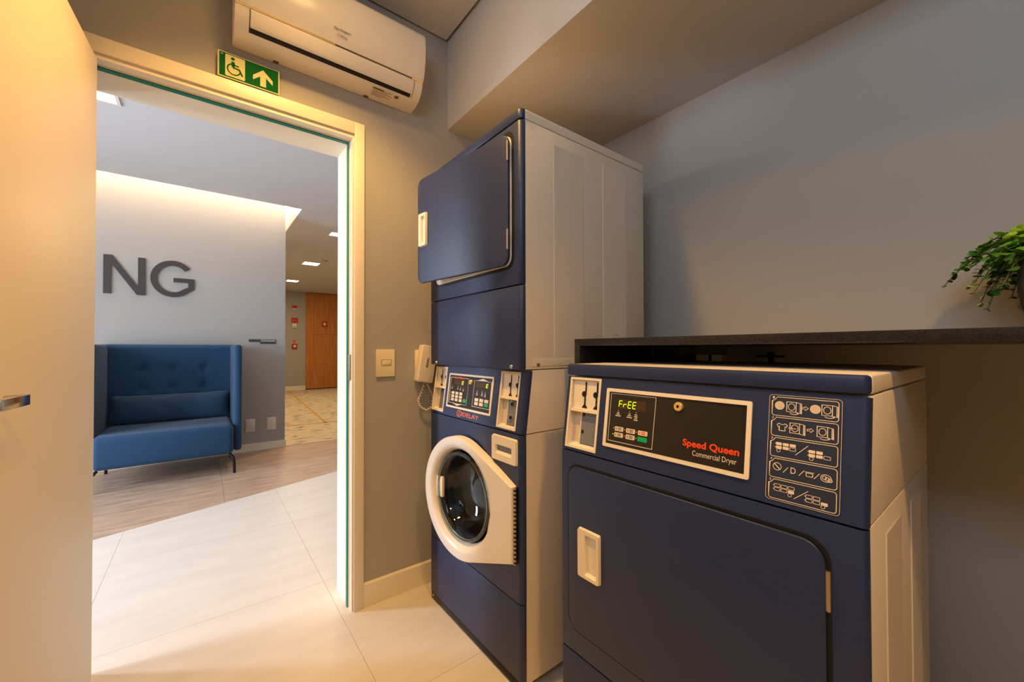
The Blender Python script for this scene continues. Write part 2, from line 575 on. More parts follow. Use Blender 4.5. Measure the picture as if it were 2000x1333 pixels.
# room downlights (over the camera, above the frame)
for yy, lab in ((1.22, 'square warm ceiling lamp of the laundry room nearest the doorway'), (-0.50, 'square warm ceiling lamp of the laundry room farther from the doorway')):
    t = ceiling_lamp(0.27 - .085, 0.27 + .085, yy - .085, yy + .085, ZC, lab, 'laundry ceiling lamps', M['lamp'])
    area_light('lamp_glow', (0.27, yy, ZC - 0.012), (0, 0, -1), 0.165, 0.165, 3.5, WARM)
    sd_ = bpy.data.lights.new('lamp_beam', 'SPOT')
    sd_.energy = 145 if yy > 0 else 178
    sd_.color = WARM
    sd_.spot_size = math.radians(118 if yy > 0 else 120)
    sd_.spot_blend = 0.5 if yy > 0 else 0.8
    sd_.shadow_soft_size = 0.07
    so_ = bpy.data.objects.new('lamp_beam', sd_)
    so_.location = (0.27, yy, ZC - 0.014)
    scene.collection.objects.link(so_)

# ------------------------------------------------------------------ door frame and leaf
door = thing('door_1', (0.12, YB, 0), 'cream door standing open with white frame and teal seal', None, kind='structure')
# casing boards (room side)
Fw = Frame((0, 0, 0), (1, 0, 0), (0, 0, 1), (0, -1, 0))   # (x, z, towards the room)
cz, cw = 2.2405, 0.0
mk('casing_board', MB().box(0.548, 0.593, YB - 0.016, YB, 0, cz), M['white_wood'], door, bevel=0.002)
mk('casing_board', MB().box(-0.39, 0.5475, YB - 0.016, YB, 2.186, cz), M['white_wood'], door, bevel=0.002)
mk('casing_board', MB().box(-0.39, -0.336, YB - 0.016, YB, 0, 2.1855), M['white_wood'], door, bevel=0.002)
# stop moulding step behind the casing
mk('door_stop', MB().box(0.541, 0.5475, YB - 0.006, YB + 0.034, 0, 2.1855), M['white_wood'], door, smooth=0)
mk('door_stop', MB().box(-0.3355, 0.5405, YB - 0.006, YB + 0.034, 2.169, 2.1855), M['white_wood'], door, smooth=0)
# jamb linings through the wall
mk('jamb', MB().box(DX1, DX1 + 0.009, YB + 0.0345, YB2 + 0.012, 0, DZ), M['white_wood'], door, smooth=0)
mk('jamb', MB().box(DX0 - 0.009, DX0, YB + 0.0345, YB2 + 0.012, 0, DZ), M['white_wood'], door, smooth=0)
mk('jamb', MB().box(DX0, DX1, YB + 0.0345, YB2 + 0.012, DZ, DZ + 0.009), M['white_wood'], door, smooth=0)
# lounge-side casing
mk('casing_board', MB().box(DX1 + 0.009, DX1 + 0.06, YB2 + 0.0005, YB2 + 0.014, 0, DZ + 0.06), M['white_wood'], door, smooth=0)
mk('casing_board', MB().box(DX0 - 0.06, DX0 - 0.0095, YB2 + 0.0005, YB2 + 0.014, 0, DZ + 0.06), M['white_wood'], door, smooth=0)
mk('casing_board', MB().box(DX0 - 0.009, DX1 + 0.0085, YB2 + 0.0005, YB2 + 0.014, DZ + 0.0095, DZ + 0.06), M['white_wood'], door, smooth=0)
# teal seal
mk('door_seal', MB().box(DX1 - 0.004, DX1, 1.932, 1.955, 0, DZ), M['seal'], door, smooth=0, label='teal rubber seal strip')
mk('door_seal', MB().box(DX0, DX1 - 0.0045, 1.932, 1.955, DZ - 0.004, DZ), M['seal'], door, smooth=0, label='teal rubber seal strip')
sp = mk('strike_plate', MB().box(DX1 - 0.0045, DX1 + 0.0035, 1.906, 1.928, 1.05, 1.17), M['hinge'], door, bevel=0.001)
# leaf
ldir = Vector((-0.0673, -0.9977, 0))
lnrm = Vector((0.9977, -0.0673, 0))
Fl = Frame((-0.281, 1.884, 0), ldir, (0, 0, 1), lnrm)
leaf = mk('leaf', MB().box(0.0, 0.83, 0.008, 2.162, -0.036, 0.0, Fl), M['leaf'], door, bevel=0.0015)
hz = 1.093
hd = MB().lathe([(0.0, 0.008), (0.026, 0.008), (0.026, 0.0)], Frame(Fl(0.755, hz, 0), ldir, (0, 0, 1), lnrm), 24)
mk('rosette', hd, M['chrome'], leaf)
lv = MB().box(0.745, 0.765, hz - .01, hz + .01, 0.006, 0.046, Fl)
lv.box(0.63, 0.765, hz - 0.011, hz + 0.011, 0.034, 0.046, Fl).box(0.63, 0.642, hz - 0.011, hz + 0.011, 0.012, 0.034, Fl)
mk('lever', lv, M['chrome'], leaf, bevel=0.002)
for z0 in (0.25, 1.05, 1.85):
    mk('hinge', MB().tube([Fl(-0.006, z0, -0.040), Fl(-0.006, z0 + 0.09, -0.040)], 0.005, 10), M['chrome'], leaf)

# ------------------------------------------------------------------ machines
def shell_profile(W, r, d, n=6):
    """horizontal section of a front panel: rounded front corners, d deep; points are (s, n)"""
    p = [(0, -d)]
    p += [(r - r * math.cos(k / n * PI / 2), -r + r * math.sin(k / n * PI / 2)) for k in range(n + 1)]
    p += [(W - r + r * math.sin(k / n * PI / 2), -r + r * math.cos(k / n * PI / 2)) for k in range(n + 1)]
    p += [(W, -d)]
    return p


def front_panel(name, F, W, t0, t1, r, d, m, parent, bevel=0.0025, rb=0.0):
    """F maps (s, t, n); prism runs along t"""
    Fp = Frame(F.o, F.a, F.c, F.b)
    mb = MB().prism(shell_profile(W, r, d), t0, t1, Fp)
    return mk(name, mb, m, parent, bevel=bevel)


def slot_glyph(mb, s, t0, t1, c, F):
    """coin slot: long cut with round coin window and a flared foot"""
    h = t1 - t0
    tc_ = t0 + h * 0.52
    mb.stroke([(s + 0.004, t1), (s + 0.004, tc_ + h * 0.1), (s - 0.001, tc_), (s + 0.002, tc_ - h * 0.15), (s + 0.002, t0)], 0.0058, c, F)
    mb.flat(circ(s - 0.002, tc_, 0.0088, 14), c + 0.0001, F)
    mb.flat([(s - 0.009, t0 - 0.002), (s + 0.013, t0 - 0.002), (s + 0.006, t0 + 0.007), (s - 0.003, t0 + 0.007)], c + 0.0002, F)


def coin_box(parent, F, s0, s1, t0, t1, plate_holes, lock=False):
    """recessed cream coin acceptor: sloped slot plate above, open bay with metal plate below"""
    tm = t0 + (t1 - t0) * 0.545
    d1, d2, e = 0.010, 0.034, 0.0035
    mb = MB()
    # rim
    mb.ring([(s0 - e, t0 - e), (s1 + e, t0 - e), (s1 + e, t1 + e), (s0 - e, t1 + e)], [(s0 + .003, t0 + .003), (s1 - .003, t0 + .003), (s1 - .003, t1 - .003), (s0 + .003, t1 - .003)], -0.004, 0.0018, F)
    q = lambda *p: mb.add([F(*x) for x in p], [(0, 1, 2, 3)])
    # upper part: side walls, slot plate
    for s in (s0, s1):
        q((s, tm, 0), (s, t1, 0), (s, t1, -d1 * .5), (s, tm, -d1))
        q((s, t0, 0), (s, tm, 0), (s, tm, -d2), (s, t0, -d2))
    q((s0, t1, 0), (s1, t1, 0), (s1, t1, -d1 * .5), (s0, t1, -d1 * .5))
    q((s0, tm, -d1), (s1, tm, -d1), (s1, t1, -d1 * .5), (s0, t1, -d1 * .5))
    # lower bay
    q((s0, t0, 0), (s1, t0, 0), (s1, t0 + 0.018, -d2), (s0, t0 + 0.018, -d2))
    q((s0, t0 + 0.018, -d2), (s1, t0 + 0.018, -d2), (s1, tm, -d2), (s0, tm, -d2))
    mb.box(s0, s1, tm - 0.006, tm + 0.002, -d2, -0.001, F)
    # partition left of the metal plate
    ps = s0 + (s1 - s0) * 0.36
    mb.box(ps - 0.003, ps, t0 + 0.006, tm - 0.006, -d2, -0.013, F)
    cb = mk('coin_box', mb, M['plastic'], parent, smooth=0, fix=False, label='cream coin box with two slots')
    sl = MB()
    Fs = Frame(F(0, tm, -d1 + 0.0006), F.a, F(0, t1, -d1 * .5) - F(0, tm, -d1), F.c)
    for k in (0.45, 0.84):
        slot_glyph(sl, s0 + (s1 - s0) * k, 0.008, (t1 - tm) - 0.008, 0.0004, Fs)
    mk('coin_slot', sl, M['black'], cb, smooth=0, fix=False)
    pl = MB().box(ps, s1 - 0.0005, t0 + 0.012, tm - 0.0065, -d2 + 0.001, -0.015, F)
    p_ = mk('coin_plate', pl, M['zinc'], cb, smooth=0)
    for (hs, ht) in plate_holes:
        cs, ct = ps + (s1 - ps) * hs, t0 + (tm - t0) * ht
        if lock:
            mk('cam_lock', MB().lathe([(0.0, 0.004), (0.011, 0.004), (0.012, 0.0)], Frame(F(cs, ct, -0.0148), F.a, F.b, F.c), 16), M['chrome'], p_)
            mk('lock_slot', MB().flat(circ(cs + .003, ct, 0.008, 14), -0.0104, F), M['black'], p_, fix=False)
        else:
            mk('plate_hole', MB().flat(rrect(cs - .004, cs + .004, ct - .005, ct + .005, .001, 2), -0.0146, F), M['black'], p_, fix=False)
    return cb


def panel_face(F, W, L, r, d, holes):
    """front face of a control panel with rectangular openings, and its rounded ends"""
    mb = MB()
    ss = sorted({r, W - r, *[h[0] for h in holes], *[h[1] for h in holes]})
    ts = sorted({0.0, L, *[h[2] for h in holes], *[h[3] for h in holes]})
    for i in range(len(ss) - 1):
        for j in range(len(ts) - 1):
            cs, ct = (ss[i] + ss[i + 1]) / 2, (ts[j] + ts[j + 1]) / 2
            if any(h[0] < cs < h[1] and h[2] < ct < h[3] for h in holes):
                continue
            mb.add([F(ss[i], ts[j], 0), F(ss[i + 1], ts[j], 0), F(ss[i + 1], ts[j + 1], 0), F(ss[i], ts[j + 1], 0)], [(0, 1, 2, 3)])
    n = 6
    pl_ = [(r - r * math.sin(k / n * PI / 2), -r + r * math.cos(k / n * PI / 2)) for k in range(n + 1)] + [(0, -d)]
    for side in (0, 1):
        pts = [((p[0] if not side else W - p[0]), p[1]) for p in pl_]
        vs_ = [F(a, t_, c) for t_ in (0.0, L) for a, c in pts]
        m_ = len(pts)
        mb.add(vs_, [(k, k + 1, m_ + k + 1, m_ + k) for k in range(m_ - 1)])
    for t_ in (0.0, L):
        pts = [F(W - a, t_, c) for a, c in reversed(pl_)] + [F(a, t_, c) for a, c in pl_]
        mb.add([F(r, t_, 0), F(W - r, t_, 0), F(W - r, t_, -d), F(r, t_, -d)], [(0, 1, 2, 3)])
        for side in (0, 1):
            q = [F(a if not side else W - a, t_, c) for a, c in pl_] + [F(r if not side else W - r, t_, -d)]
            mb.add(q, [tuple(range(len(q)))])
    return mb


def button(parent, F, s0, s1, t0, t1, m, name='button', prt=True):
    bt = mk(name, MB().prism(rrect(s0, s1, t0, t1, 0.0018, 3), 0.0003, 0.0022, F), m, parent, smooth=40)
    return bt


SEG = {'F': 'aefg', 'r': 'eg', 'E': 'adefg'}


def led_text(mb, s_, F, a0, b0, w, h, gap, c):
    th = w * 0.2
    for i, ch in enumerate(s_):
        x = a0 + i * (w + gap)
        sk = lambda a, b_: (x + a + (b_ / h) * w * 0.14, b0 + b_)
        sg = {'a': ((0, h), (w, h)), 'd': ((0, 0), (w, 0)), 'e': ((0, 0), (0, h / 2)), 'f': ((0, h / 2), (0, h)), 'g': ((0, h / 2), (w, h / 2)), 'b': ((w, h / 2), (w, h)), 'c': ((w, 0), (w, h / 2))}
        for k in SEG[ch]:
            p, q = sg[k]
            dxx, dyy = q[0] - p[0], q[1] - p[1]
            l_ = math.hypot(dxx, dyy)
            ux, uy = dxx / l_ * th * .35, dyy / l_ * th * .35
            mb.stroke([sk(p[0] + ux, p[1] + uy), sk(q[0] - ux, q[1] - uy)], th, c, F)


def recess_handle(name, F, s0, s1, t0, t1, m, parent):
    """cream moulded pull with a finger well; opens towards the hinge side"""
    mb = MB()
    o = rrect(s0, s1, t0, t1, 0.006, 4)
    i_ = rrect(s0 + (s1 - s0) * .34, s1 - (s1 - s0) * .12, t0 + (t1 - t0) * .08, t1 - (t1 - t0) * .10, 0.005, 4)
    i2 = rrect(s0 + (s1 - s0) * .36, s1 - (s1 - s0) * .14, t0 + (t1 - t0) * .13, t1 - (t1 - t0) * .11, 0.004, 4)
    n = len(o)
    p = [F(a, b_, 0.0) for a, b_ in o] + [F(a, b_, 0.010) for a, b_ in rrect(s0 + .002, s1 - .002, t0 + .002, t1 - .002, 0.006, 4)] + [F(a, b_, 0.0095) for a, b_ in i_] + [F(a, b_, 0.0012) for a, b_ in i2]
    fs = []
    for lv_ in range(3):
        for k in range(n):
            j = (k + 1) % n
            fs.append((lv_ * n + k, lv_ * n + j, (lv_ + 1) * n + j, (lv_ + 1) * n + k))
    fs.append(tuple(range(3 * n, 4 * n)))
    mb.add(p, fs)
    return mk(name, mb, m, parent, smooth=30)


def side_pads(parent, Y, sign, pads):
    for (x0, x1, z0, z1) in pads:
        Fp = Frame((0, Y, 0), (1, 0, 0), (0, 0, 1), (0, sign, 0))
        o = rrect(x0, x1, z0, z1, 0.004, 2)
        i_ = rrect(x0 + .003, x1 - .003, z0 + .003, z1 - .003, 0.003, 2)
        n = len(o)
        mb = MB().add([Fp(a, b_, 0.0) for a, b_ in o] + [Fp(a, b_, 0.0020) for a, b_ in i_],
                      [(k, (k + 1) % n, n + (k + 1) % n, n + k) for k in range(n)] + [tuple(range(n, 2 * n))])
        mk('embossed_panel', mb, M['cream'], parent, smooth=20)


def leaf_hinge(F, s, t0, t1, parent):
    mk('hinge', MB().tube([F(s, t0, 0.003), F(s, t1, 0.003)], 0.0042, 10), M['hinge'], parent)


# ---------------- single dryer
W = 0.70
xd, yd0, yd1 = 0.853, 0.16, 0.86
xdb = 1.494
p3, p4, pts, ptop = 0.8968, 0.3173, 1.1134, 1.1475
sb = 0.0307
dryer = thing('commercial_dryer', ((xd + xdb) / 2, (yd0 + yd1) / 2, 0), 'low navy blue coin dryer with cream sides standing under the stone counter', 'dryer')
Fd = Frame((xd, yd1, 0), (0, -1, 0), (0, 0, 1), (-1, 0, 0))
RD = 0.009
G = 0.002
# body behind the panels
mb = MB().box(xd + 0.022, xdb, yd0, yd1, 0.03, p3 - 0.0015)
body = mk('cabinet', mb, M['cream'], dryer, bevel=0.002, label='cream enamel cabinet sides')
side_pads(body, yd0, -1, [(0.985, 1.128, 0.07, 0.857), (1.24, 1.366, 0.07, 0.857)])
mb = MB().prism([(xd + 0.022, p3 + .0015), (xdb, p3 + .0015), (xdb, pts - .0015), (xd + sb + 0.022, pts - .0015)], -yd1, -yd0, Frame((0, 0, 0), (1, 0, 0), (0, 0, 1), (0, -1, 0)))
mk('upper_cabinet', mb, M['cream'], dryer, bevel=0.002)
mk('top_cover', MB().box(xd + sb + 0.02, xdb, yd0, yd1, pts + .0015, ptop), M['cream'], dryer, bevel=0.004, seg=3)
front_panel('top_front', Frame((xd + sb - 0.006, yd1, 0), (0, -1, 0), (0, 0, 1), (-1, 0, 0)), W, pts + .002, ptop + 0.0005, 0.012, 0.0255, M['blue'], dryer, bevel=0.006)
front_panel('lower_panel', Fd, W, 0.035, p4 - G, RD, 0.0215, M['blue'], dryer)
front_panel('front_panel', Fd, W, p4 + G, p3 - G, RD, 0.0215, M['blue'], dryer)
for (fx, fy) in ((xd + .06, yd0 + .06), (xd + .06, yd1 - .06), (xdb - .06, yd0 + .06), (xdb - .06, yd1 - .06)):
    mk('foot', MB().tube([(fx, fy, 0.0), (fx, fy, 0.032)], 0.02, 12), M['black'], dryer)
# door
ds0, ds1, dt0, dt1 = yd1 - 0.826, yd1 - 0.2115, 0.386, 0.859
mk('door_gap_shade', MB().ring(rrect(ds0 - .004, ds1 + .004, dt0 - .004, dt1 + .004, 0.040, 6), rrect(ds0 + .02, ds1 - .02, dt0 + .02, dt1 - .02, 0.03, 6), 0.0002, 0.0012, Fd), M['black'], dryer, smooth=0)  # black ring painted in as the shaded gap round the door
dd_ = mk('door', MB().prism(rrect(ds0 + .003, ds1 - .003, dt0 + .003, dt1 - .003, 0.037, 8), 0.0013, 0.007, Fd), M['blue'], dryer, bevel=0.003, seg=3)
recess_handle('handle', Frame(Fd(0, 0, 0.006), Fd.a, Fd.b, Fd.c), yd1 - 0.781, yd1 - 0.703, 0.556, 0.692, M['plastic'], dd_)
leaf_hinge(Fd, ds1, 0.743, 0.811, dd_)
leaf_hinge(Fd, ds1, 0.436, 0.504, dd_)
# control panel
pl_len = math.hypot(sb, pts - p3) - 0.004
tdir = Vector((sb, 0, pts - p3)).normalized()
ndir = Vector((-tdir.z, 0, tdir.x))
Fp = Frame(Vector((xd, yd1, p3)) + tdir * 0.002, (0, -1, 0), tdir, ndir)
cp = mk('control_panel', panel_face(Fp, W, pl_len, RD, 0.0215, [(0.0205, 0.1295, 0.011, 0.209)]), M['blue'], dryer, smooth=30, fix=False)
coin_box(cp, Fp, 0.0205, 0.1295, 0.011, 0.209, [(0.1, 0.88), (0.1, 0.42)])
mk('overlay', MB().box(0.161, 0.517, 0.0385, 0.185, 0.0002, 0.001, Fp), M['panel_black'], cp, smooth=0)
fr_ = mk('overlay_frame', MB().ring(rrect(0.1565, 0.5215, 0.034, 0.1895, 0.004, 3), rrect(0.1655, 0.5125, 0.043, 0.1805, 0.001, 3), 0.0004, 0.004, Fp), M['plastic'], cp, smooth=30)
pr = MB().stroke([(0.1715, 0.0515), (0.3035, 0.0515), (0.3055, 0.1762), (0.1715, 0.1762)], 0.0014, 0.0014, Fp, closed=True)
mk('overlay_print', pr, M['print'], cp, smooth=0, fix=False)
mk('display', MB().box(0.195, 0.280, 0.1385, 0.163, 0.0011, 0.0016, Fp), M['brown_lcd'], cp, smooth=0)
ld = MB()
led_text(ld, 'FrEE', Fp, 0.1985, 0.1425, 0.0095, 0.0165, 0.0045, 0.0019)
mk('display_digits', ld, M['led'], cp, smooth=0, fix=False, label='glowing yellow-green digits reading FrEE')
ic = MB()
for (s_, rows) in ((0.198, 3), (0.233, 3), (0.2525, 4)):
    ic.flat(circ(s_, 0.1335, 0.0012, 8), 0.0014, Fp)
    for k in range(rows):
        wd = (0.003, 0.005, 0.0085, 0.006)[k] if rows == 3 else (0.004, 0.005, 0.004, 0.006)[k]
        ic.stroke([(s_ - wd, 0.128 - k * 0.0045), (s_ + wd, 0.128 - k * 0.0045)], 0.0022, 0.0014, Fp)
mk('status_print', ic, M['print'], cp, smooth=0, fix=False)
for r_ in range(2):
    for c_ in range(3):
        s_ = 0.1915 + c_ * 0.0355
        t_ = 0.0795 - r_ * 0.0155
        m_ = M['green'] if (r_, c_) == (1, 2) else M['btn']
        bt = button(cp, Fp, s_, s_ + 0.0265, t_, t_ + 0.0115, m_)
        if m_ is M['btn']:
            pt = MB().stroke([(s_ + .005, t_ + .003), (s_ + .005, t_ + .009)], 0.0022, 0.0024, Fp)
            for k in range(2):
                pt.stroke([(s_ + .010, t_ + .004 + k * .004), (s_ + .021, t_ + .004 + k * .004)], 0.0022, 0.0024, Fp)
            mk('button_print', pt, M['dark_print_and_shade'] if c_ < 2 else M['red'], bt, smooth=0, fix=False)
        mk('indicator', MB().flat(circ(s_ - .005, t_ + .006, 0.0013, 8), 0.0014, Fp), M['led'] if (r_, c_) == (1, 0) else M['print'], cp, smooth=0, fix=False)
kl = mk('key_lock', MB().lathe([(0.0, 0.006), (0.0035, 0.006), (0.0038, 0.009), (0.009, 0.009), (0.0105, 0.007), (0.0105, 0.0012)], Frame(Fp(0.366, 0.1615, 0), Fp.a, Fp.b, Fp.c), 20), M['brass'], cp)
mk('key_slot', MB().flat(circ(0.366, 0.1615, 0.004, 10), 0.0068, Fp), M['black'], kl, fix=False)
mk('brand_lettering', text(MB(), 'Speed Queen', Fp, 0.380, 0.501, 0.0715, 0.0915, 0.0014, bold=0.027), M['red'], cp, smooth=0, fix=False)
mk('model_lettering', text(MB(), 'Commercial Dryer', Fp, 0.4035, 0.497, 0.0545, 0.0695, 0.0014), M['print'], cp, smooth=0, fix=False)

# pictogram sticker
st0, st1, su0, su1 = 0.5505, 0.6650, 0.0085, 0.2078
stk = mk('instruction_sticker', MB().prism(rrect(st0, st1, su0, su1, 0.006, 4), 0.0002, 0.0008, Fp), M['sticker'], cp, smooth=0, label='slate sticker with five white pictogram rows')
pg = MB()
LW = 0.0011
CZ = 0.0011
pg.stroke(rrect(st0 + .001, st1 - .001, su0 + .001, su1 - .001, 0.0055, 4), 0.0006, CZ, Fp, closed=True)


def mach(cx, cy, z=1.0):
    w_, h_ = 0.0098 * z, 0.0115 * z
    pg.stroke([(cx - w_, cy - h_ * .8), (cx + w_ * .55, cy - h_ * .8), (cx + w_ * .55, cy + h_ * .8), (cx - w_, cy + h_ * .8)], LW, CZ, Fp, closed=True)
    pg.stroke(circ(cx - w_ * .2, cy, w_ * .55, 14, h_ * .55), LW, CZ, Fp, closed=True)
    pg.stroke([(cx + w_ * .55, cy - h_ * .8), (cx + w_ * 1.4, cy - h_ * .95), (cx + w_ * 1.4, cy + h_ * .65), (cx + w_ * .55, cy + h_ * .8)], LW, CZ, Fp)
    pg.stroke([(cx + w_ * 1.2, cy - h_ * .85), (cx + w_ * 1.2, cy + h_ * .65)], LW, CZ, Fp)


def swoosh(cx, cy):
    pg.stroke(arc(cx, cy + 0.004, 0.008, PI * 1.2, PI * 1.8, 6, 0.005), LW, CZ, Fp)
    pg.flat(circ(cx + 0.0065, cy + 0.0012, 0.0014, 8), CZ, Fp)


def arrow(cx, cy):
    pg.stroke([(cx - .005, cy - .0015), (cx, cy - .0015), (cx, cy - .004), (cx + .005, cy), (cx, cy + .004), (cx, cy + .0015), (cx - .005, cy + .0015)], 0.0007, CZ, Fp, closed=True)


def lint(cx, cy, r):
    pg.stroke(circ(cx, cy, r, 18), LW, CZ, Fp, closed=True)
    for k in range(-3, 4):
        a = k * r * .3
        hh = math.sqrt(max(r * r - a * a, 0)) * .98
        pg.stroke([(cx - hh * .7 + a * .7, cy - hh * .7 - a * .7), (cx + hh * .7 + a * .7, cy + hh * .7 - a * .7)], 0.0012, CZ, Fp)
        pg.stroke([(cx - hh * .7 - a * .7, cy + hh * .7 - a * .7), (cx + hh * .7 - a * .7, cy - hh * .7 - a * .7)], 0.0012, CZ + .00005, Fp)


def keys(cx, cy, filled, n=3, drop=False):
    for k in range(n):
        for j in range(2):
            x, y = cx + k * 0.0112, cy - j * 0.0068
            if drop and k == n - 1 and j == 0:
                continue
            r_ = rrect(x - .0048, x + .0048, y - .0027, y + .0027, 0.0008, 2)
            if (k, j) in filled:
                pg.flat(r_, CZ, Fp)
            else:
                pg.stroke(r_, 0.0008, CZ, Fp, closed=True)
            if k == 0:
                pg.stroke([(x - .0068, y), (x - .0052, y)], .0012, CZ, Fp)


bx0, bx1 = 0.5565, 0.6595
bh, bp = 0.0352, 0.0388
tops = [0.2030 - k * bp for k in range(5)]
for k, tp in enumerate(tops):
    bt_ = tp - bh
    r_ = rrect(bx0, bx1, bt_, tp, 0.0045, 4)
    o_ = [p for p in r_ if not (p[0] < bx0 + .008 and p[1] > tp - .008)]
    o_ += [(bx0 + .0075, tp), (bx0 + .0062, tp - .003), (bx0 + .003, tp - .0062), (bx0, tp - .0075)]
    pg.stroke(o_, 0.0011, CZ, Fp, closed=True)
    text(pg, '12345'[k], Fp, bx0 + .0005, bx0 + .0035, tp - .0035, tp + .001, CZ)
y = tops[0] - bh * .48
lint(bx0 + .0125, y + .001, .0075)
mach(bx0 + .034, y)
swoosh(bx0 + .036, y - .0125)
arrow(bx0 + .0535, y)
lint(bx0 + .069, y, .0075)
mach(bx0 + .0885, y)
swoosh(bx0 + .0895, y - .0125)
y = tops[1] - bh * .48
ts_ = [(-.0045, .006), (-.0085, .0035), (-.0068, -.0005), (-.0048, .001), (-.0048, -.0075), (.0048, -.0075), (.0048, .001), (.0068, -.0005), (.0085, .0035), (.0045, .006), (0.002, .004), (-.002, .004)]
pg.stroke([(bx0 + .018 + a, y + b_) for a, b_ in ts_], LW, CZ, Fp, closed=True)
pg.stroke([(bx0 + .028, y - .001), (bx0 + .041, y - .001)], LW, CZ, Fp)
mach(bx0 + .0405, y)
arrow(bx0 + .0625, y)
mach(bx0 + .0825, y)
swoosh(bx0 + .0835, y - .0125)
y = tops[2] - bh * .42
keys(bx0 + .014, y + .004, {(0, 0), (0, 1), (1, 0), (1, 1), (2, 0)})
pg.stroke(circ(bx0 + .0135, y - .0085, .003, 10), .0008, CZ, Fp, closed=True)
pg.stroke([(bx0 + .041, y - .012), (bx0 + .060, y + .008)], 0.001, CZ, Fp)
keys(bx0 + .066, y - .001, {(0, 0), (0, 1), (1, 0), (1, 1)}, 3, True)
pg.stroke(circ(bx0 + .0655, y - .0135, .003, 10), .0008, CZ, Fp, closed=True)
y = tops[3] - bh * .5
pg.stroke(circ(bx0 + .0125, y + .003, .0068, 18), LW, CZ, Fp, closed=True)
pg.stroke([(bx0 + .0085, y + .007), (bx0 + .0165, y - .001)], .0018, CZ, Fp)
for k, xx in enumerate((.0225, .0475, .0705)):
    pg.stroke([(bx0 + xx, y - .006), (bx0 + xx + .008, y + .005)], 0.001, CZ, Fp)
text(pg, 'D', Fp, bx0 + .0345, bx0 + .0425, y - .005, y + .006, CZ)
pg.stroke(rrect(bx0 + .0585, bx0 + .0685, y - .004, y + .002, .001, 2), LW, CZ, Fp, closed=True)
pg.stroke([(bx0 + .056, y + .0035), (bx0 + .0705, y + .0035)], LW * .8, CZ, Fp)
pg.stroke(circ(bx0 + .0875, y - .001, .0075, 18, .0062), LW, CZ, Fp, closed=True)
for k in range(3):
    pg.stroke(circ(bx0 + .0855 + k * .004, y - .0005 - k * .0015, .003, 10), LW, CZ, Fp, closed=True)
y = tops[4] - bh * .42
keys(bx0 + .014, y + .004, {(2, 1)})
pg.stroke(circ(bx0 + .0345, y - .0085, .003, 10), .0008, CZ, Fp, closed=True)
pg.stroke([(bx0 + .041, y - .013), (bx0 + .0625, y + .006)], 0.001, CZ, Fp)
keys(bx0 + .064, y - .003, {(2, 1)}, 3, True)
pg.stroke(circ(bx0 + .0845, y - .0145, .003, 10), .0008, CZ, Fp, closed=True)
mk('pictogram_print', pg, M['print'], stk, smooth=0, fix=False)

# ---------------- stacked washer and dryer
xs, ys0, ys1 = 0.8705, 1.0686, 1.7686
xsb = 1.595
zt, z1, z2, z3, z4 = 2.0387, 1.4187, 1.1193, 0.8946, 0.3074
stack = thing('stacked_washer_dryer', ((xs + xsb) / 2, (ys0 + ys1) / 2, 0), 'tall navy washer and dryer tower beside the doorway', 'washer dryer')
Fs = Frame((xs, ys1, 0), (0, -1, 0), (0, 0, 1), (-1, 0, 0))
RS = 0.018
cab = mk('dryer_cabinet', MB().box(xs + 0.022, xsb, ys0, ys1, z2 + 0.002, zt - 0.0375), M['cream'], stack, bevel=0.002)
side_pads(cab, ys0, -1, [(1.026, 1.19, 1.16, 1.955), (1.306, 1.465, 1.16, 1.962)])
kn = MB().tube([Vector((1.385 + 0.032 * math.cos(a), ys0 - 0.0035, 1.225 + 0.032 * math.sin(a))) for a in [PI * k / 12 for k in range(13)]], 0.0012, 6)
mk('knockout', kn, M['cream'], cab)
emb = MB().box(xs + .05, xsb - .03, ys0 - .0025, ys0, z2 + .012, z2 + .042)
mk('base_rail', emb, M['cream'], cab, bevel=0.002)
mk('screw', MB().lathe([(0.0, 0.003), (0.006, 0.003), (0.007, 0)], Frame((0.946, ys0 - .0025, 1.137), (1, 0, 0), (0, 0, 1), (0, -1, 0)), 10), M['hinge'], cab)
mk('top_cover', MB().box(xs + 0.022, xsb + .003, ys0, ys1, zt - 0.0345, zt), M['cream'], stack, bevel=0.004, seg=3)
front_panel('top_front', Fs, W, zt - 0.0345, zt + 0.0005, RS, 0.0215, M['blue'], stack, bevel=0.005)
front_panel('dryer_front', Fs, W, z1 + G, zt - 0.0400, RS, 0.0215, M['blue'], stack)
lp = front_panel('lint_panel', Fs, W, z2 + G, z1 - G, RS, 0.0215, M['blue'], stack, bevel=0.006)
for s_ in (ys1 - 1.702, ys1 - 1.126):
    mk('screw', MB().lathe([(0.0, 0.004), (0.006, 0.004), (0.008, 0)], Frame(Fs(s_, z2 + 0.012, 0), Fs.a, Fs.b, Fs.c), 12), M['chrome'], lp)
# ajar dryer door: black plate painting the shaded opening, rim on the front, then the leaf turned out about the near edge
hy = 1.122
os0, os1, ot0, ot1 = ys1 - 1.715, ys1 - 1.107, 1.480, 1.980
mk('opening_shade', MB().prism(rrect(os0, os1, ot0, ot1, 0.04, 6), 0.0002, 0.0014, Fs), M['black'], stack, smooth=0)
mk('opening_rim', MB().ring(rrect(os0 + .015, os1 - .012, ot0 + .012, ot1 - .015, .035, 6), rrect(os0 + .06, os1 - .06, ot0 + .05, ot1 - .05, .03, 6), 0.0014, 0.0035, Fs), M['white_pl'], stack, smooth=30)
th = math.radians(7.6)
Fu = Frame((xs - 0.017, hy, 0), (math.sin(th), -math.cos(th), 0), (0, 0, 1), (-math.cos(th), -math.sin(th), 0))
ud = mk('dryer_door', MB().prism(rrect(-0.585, 0.0, 1.492, 1.966, 0.036, 8), -0.012, 0.0, Fu), M['blue'], stack, bevel=0.003, seg=3)
